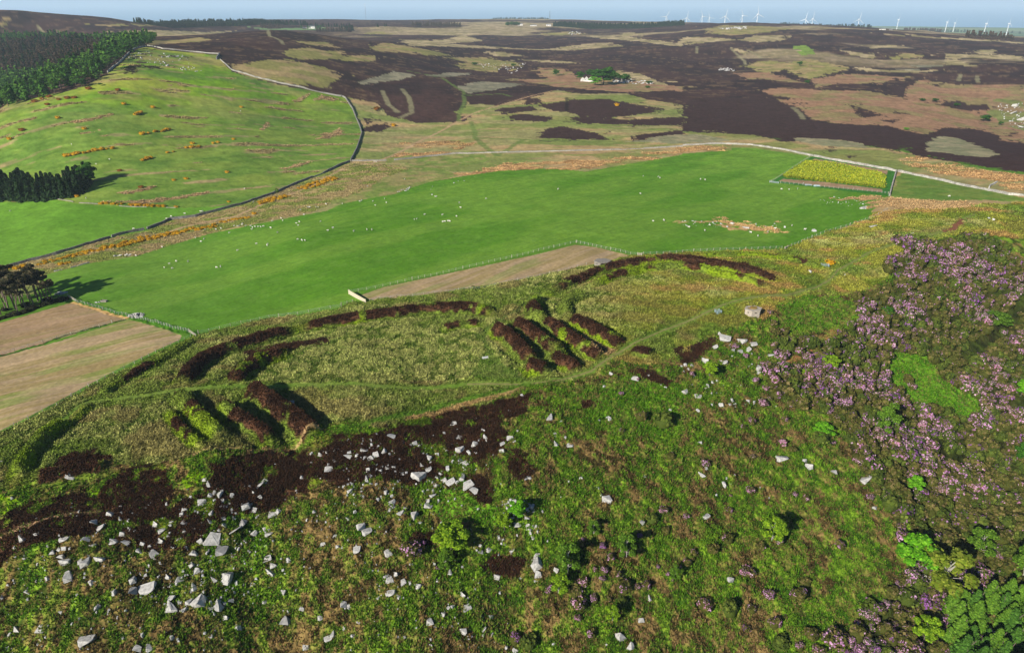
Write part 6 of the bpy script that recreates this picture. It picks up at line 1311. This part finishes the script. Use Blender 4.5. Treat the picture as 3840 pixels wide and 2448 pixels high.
# ---------------------------------------------------------------- ruin by the trees and far buildings
M_lime = mat_plain('pale_stone', (0.72, 0.70, 0.64), (0.55, 0.53, 0.48), .6, 0.9, 0.3); M_slate = mat_plain('slate_roof', (0.20, 0.21, 0.23), (0.14, 0.15, 0.17), .5, 0.7, 0.1); M_white = mat_plain('white_paint', (0.80, 0.81, 0.82), (0.68, 0.69, 0.70), 1, 0.4, 0)  # pale stone for the ruin and the far farm walls
def at1(i, j, x, y):
    P = at(c(i, j, [(x, y)]))[0]; return P[0], P[1], float(gz([P[0]], [P[1]])[0])
x, y, z = at1(1, 0, 1735, 558); o = empty('ruined_cottage', (x, y, z), .15)
for k, (dx, dy, w_, h_) in enumerate(((-7, 0, 6.5, 6), (0, 5, 6, 6.5), (7, 7, 6, 5.5))):
    m_ = MB(); m_.add([(dx - w_ / 2, dy - .35, -1), (dx + w_ / 2, dy - .35, -1), (dx + w_ / 2, dy - .35, h_ * .5), (dx, dy - .35, h_), (dx - w_ / 2, dy - .35, h_ * .5), (dx - w_ / 2, dy + .35, -1), (dx + w_ / 2, dy + .35, -1), (dx + w_ / 2, dy + .35, h_ * .5), (dx, dy + .35, h_), (dx - w_ / 2, dy + .35, h_ * .5)],
           [(0, 1, 2, 3, 4), (9, 8, 7, 6, 5), (0, 5, 6, 1), (1, 6, 7, 2), (2, 7, 8, 3), (3, 8, 9, 4), (4, 9, 5, 0)]); m_.build('gable_wall', M_lime, o)
m_ = MB(); m_.box(1.5, -6, .9, 16, .8, 2.6, rz=-.45); m_.build('garden_wall', M_lime, o); m_ = MB(); m_.box(4, 3, 1.0, 9, .7, 2.6, rz=-.1); m_.build('side_wall', M_lime, o)
o['label'] = 'roofless white-walled ruined cottage beside the clump of trees on the moor'; o['category'] = 'ruin'
x, y, z = at1(1, 0, 1975, 562)
for k in range(9):
    o = bpy.data.objects.new('boulder', ROCKM[k % 8]); col.objects.link(o); s = rs.uniform(4, 7.5); a_, b_, cz_ = at1(1, 0, 1925 + k * 14 + rs.uniform(-5, 5), 552 + rs.uniform(0, 16)); o.location = (a_, b_, cz_ + .8); o.scale = (s, s * .8, s * .75); o.rotation_euler = (0, 0, rs.uniform(0, 6)); o['category'] = 'boulder'; o['group'] = 'white outcrop rocks right of the ruin'; o['label'] = 'white outcrop rock below the trees at the right of the ruin, %s from left' % WORDS[k + 1]
def house(i, j, x, y, L, Wd, h, label, white=True, rz=0.0, name='farm_building'):
    x, y, z = at1(i, j, x, y); o = empty(name, (x, y, z), rz); m_ = MB(); m_.box(0, 0, h / 2 - .5, L, Wd, h + 1); m_.build('walls', M_lime if white else M_conc, o); m_ = MB(); r_ = h * .45
    m_.add([(-L / 2 - .3, -Wd / 2 - .3, h - .1), (L / 2 + .3, -Wd / 2 - .3, h - .1), (L / 2 + .3, Wd / 2 + .3, h - .1), (-L / 2 - .3, Wd / 2 + .3, h - .1), (-L / 2 - .3, 0, h + r_), (L / 2 + .3, 0, h + r_)], [(0, 1, 5, 4), (2, 3, 4, 5), (0, 4, 3), (1, 2, 5), (3, 2, 1, 0)]); m_.build('roof', M_slate, o)
    for t_ in (-.25, .25): m_ = MB(); m_.box(t_ * L, -Wd / 2 - .04, h * .5, L * .09, .1, h * .35); m_.build('window', M_dark, o)
    o['label'] = label; o['category'] = 'building'
house(0,0,2200,200,22,9,6,'white farmhouse among trees on the distant left horizon field'); house(0,0,2150,205,16,8,4,'low grey farm shed left of the distant white farmhouse',False)
house(1,0,1355,190,26,8,5,'long white farm building on the far moor horizon'); house(1,0,1462,184,20,8,6,'white house at the foot of the lattice mast'); house(1,0,1262,186,20,9,6,'white cottage right of the dark round copse on the horizon')
house(2,0,1405,226,17,7,4,'white farm building on the far green plain beneath the turbines'); house(2,0,1465,229,9,5,3,'small grey farm building right of the white one on the far plain',False)
# masts
def mast(i, j, x, ytop, ybase, dist, label, guyed):
    u, v = c(i, j, [(x, ybase)])[0]; d = ray((u, v))[0]; h_ = math.hypot(d[0], d[1]); X, Y = d[0] / h_ * dist, d[1] / h_ * dist; z = float(gz([X], [Y])[0]); u2, v2 = c(i, j, [(x, ytop)])[0]; d2 = ray((u2, v2))[0]; zt = CAMZ + d2[2] / math.hypot(d2[0], d2[1]) * dist; H = zt - z
    o = empty('transmitter_mast', (X, Y, z)); m_ = MB(); b_ = 4.5 if not guyed else 1.1; t_ = .8 if not guyed else 1.0
    if guyed:
        m_.tube([(0, 0, 0), (0, 0, H * .82)], 1.0); m_.build('lattice_column', M_slate, o); m_ = MB(); m_.tube([(0, 0, H * .82), (0, 0, H)], 1.6); m_.build('aerial_cylinder', M_white, o)
        for k in range(3):
            a_ = 2.094 * k + .4; m_ = MB(); m_.tube([(0, 0, H * .75), (H * .4 * math.cos(a_), H * .4 * math.sin(a_), -2)], .12, k=4); m_.build('guy_wire', M_wire, o)
    else:
        for sx, sy in ((-1, -1), (1, -1), (1, 1), (-1, 1)): m_.tube([(sx * b_, sy * b_, -2), (sx * t_, sy * t_, H)], .45, k=4)
        m_.build('legs', M_slate, o); m_ = MB()
        for k in range(12):
            f0, f1 = k / 12, (k + 1) / 12; w0, w1 = b_ + (t_ - b_) * f0, b_ + (t_ - b_) * f1
            m_.tube([(-w0, -w0, H * f0), (w1, -w1, H * f1)], .28, k=4); m_.tube([(w0, -w0, H * f0), (-w1, -w1, H * f1)], .28, k=4); m_.tube([(-w0, w0, H * f0), (w1, w1, H * f1)], .28, k=4)
        m_.build('lattice_bracing', M_slate, o)
    o['label'] = label; o['category'] = 'mast'
mast(1, 0, 177, 25, 172, 7200, 'tall thin guyed mast with white top on the horizon, left of centre', True)
mast(1, 0, 1469, 80, 180, 5200, 'grey lattice mast beside the white house on the horizon', False)
# wind turbines: D x of tower, hub y, visible foot y, blade tip heights -> distance from the size of the rotor
def turbine_parts():
    tw = MB(); tw.tube([(0, 0, -12), (0, 0, 30), (0, 0, 79)], [2.5, 2.1, 1.35], k=12); na = MB(); na.box(0, 1.5, 80.5, 3.6, 9.5, 3.8); hb = MB(); hb.tube([(0, -3.4, 80.5), (0, -4.6, 80.5), (0, -6.2, 80.5)], [1.9, 1.8, .5], k=10)
    bl = MB(); V = []; st = [(0, .9, .9), (4, 1.7, .6), (10, 2.2, .45), (25, 1.5, .28), (38, .9, .16), (46, .25, .06)]
    for zz, w_, t_ in st: V += [(-w_ * .35, 0, zz), (0, -t_, zz), (w_, 0, zz), (0, t_, zz)]
    Fs = [(4 * a_ + b_, 4 * a_ + (b_ + 1) % 4, 4 * a_ + 4 + (b_ + 1) % 4, 4 * a_ + 4 + b_) for a_ in range(5) for b_ in range(4)] + [(20, 21, 22, 23), (3, 2, 1, 0)]
    bl.add(V, Fs); return [q.mesh(n_) for q, n_ in ((tw, 'tower'), (na, 'nacelle'), (hb, 'hub'), (bl, 'blade'))]
TP = turbine_parts()
for q in TP: q.materials.append(M_white)
TUR = [  # close-up i, x, hub y, rotor phase, yaw, distance, label
 (1,2292,120,28,.3,5400,'leftmost wind turbine of the row, over the dark plantation'),(2,30,128,8,.2,5700,'second wind turbine from the left, one blade nearly upright'),(2,140,118,-25,.35,5900,'left one of the close-set pair of turbines on the skyline'),(2,190,127,-25,.35,6500,'right one of the close-set pair of turbines on the skyline'),
 (2,302,117,10,.25,5000,'large turbine right of the close pair, blade pointing up'),(2,424,112,-25,.35,5900,'turbine standing between the two largest turbines'),(2,531,102,-8,.3,4700,'largest wind turbine, above the top of the brown moor'),(2,870,138,12,-.9,5700,'left turbine of the pair behind the dark plantation'),
 (2,918,135,2,.3,5500,'right turbine of the pair behind the dark plantation'),(2,1246,138,8,.2,5500,'turbine over the right end of the dark plantation'),(2,1524,140,3,1.3,6300,'single turbine over the green coastal plain'),(2,1867,157,-20,1.3,6600,'turbine left of the two standing over the far copse'),
 (2,1922,164,-14,1.3,7000,'turbine right of the two standing over the far copse'),(2,2143,168,2,1.35,5900,'turbine second from the right edge of the photo'),(2,2304,168,6,1.35,6200,'rightmost wind turbine near the edge of the photo')]
for i, x, hy, ph, yaw, dist, lb in TUR:
    u, v = c(i, 0, [(x, hy)])[0]; d = ray((u, v))[0]; h_ = math.hypot(d[0], d[1]); X, Y = d[0] / h_ * dist, d[1] / h_ * dist; zh = CAMZ + d[2] / h_ * dist; g = float(gz([X], [Y])[0])
    s = 1.1; o = empty('wind_turbine', (X, Y, zh - 80.5 * s), yaw); o.scale = (s, s, s)
    for k in range(3):
        p = bpy.data.objects.new(('tower', 'nacelle', 'hub')[k], TP[k]); col.objects.link(p); p.parent = o
    if zh - 80.5 * s > g: m_ = MB(); m_.tube([(0, 0, (g - zh) / s + 80.5 - 5), (0, 0, -11.9)], [2.6, 2.52], k=12); m_.build('tower_base', M_white, o)
    for k in range(3):
        p = bpy.data.objects.new('blade', TP[3]); col.objects.link(p); p.parent = o; p.location = (0, -4.7, 80.5); p.rotation_euler = (0, R(ph + 120 * k), 0)
    o['category'] = 'wind turbine'; o['group'] = 'white wind turbines on the horizon'; o['label'] = lb
# ---------------------------------------------------------------- haze
hz = bpy.data.materials.new('haze_air'); hz.use_nodes = True; t = hz.node_tree; t.nodes.clear()
pv = t.nodes.new('ShaderNodeVolumePrincipled'); pv.inputs['Density'].default_value = 6.5e-5; pv.inputs['Color'].default_value = (0.70, 0.86, 1.0, 1)
pv.inputs['Anisotropy'].default_value = 0.0
mo = t.nodes.new('ShaderNodeOutputMaterial'); t.links.new(pv.outputs[0], mo.inputs['Volume'])
bv = [(x, y, z) for x in (-64000, 64000) for y in (-3000, 64000) for z in (-215.0, 175.0)]
me = bpy.data.meshes.new('haze'); me.from_pydata(bv, [], [(0,1,3,2),(4,6,7,5),(0,4,5,1),(2,3,7,6),(0,2,6,4),(1,5,7,3)]); me.update()
tag(link('haze', me, hz), kind='stuff')
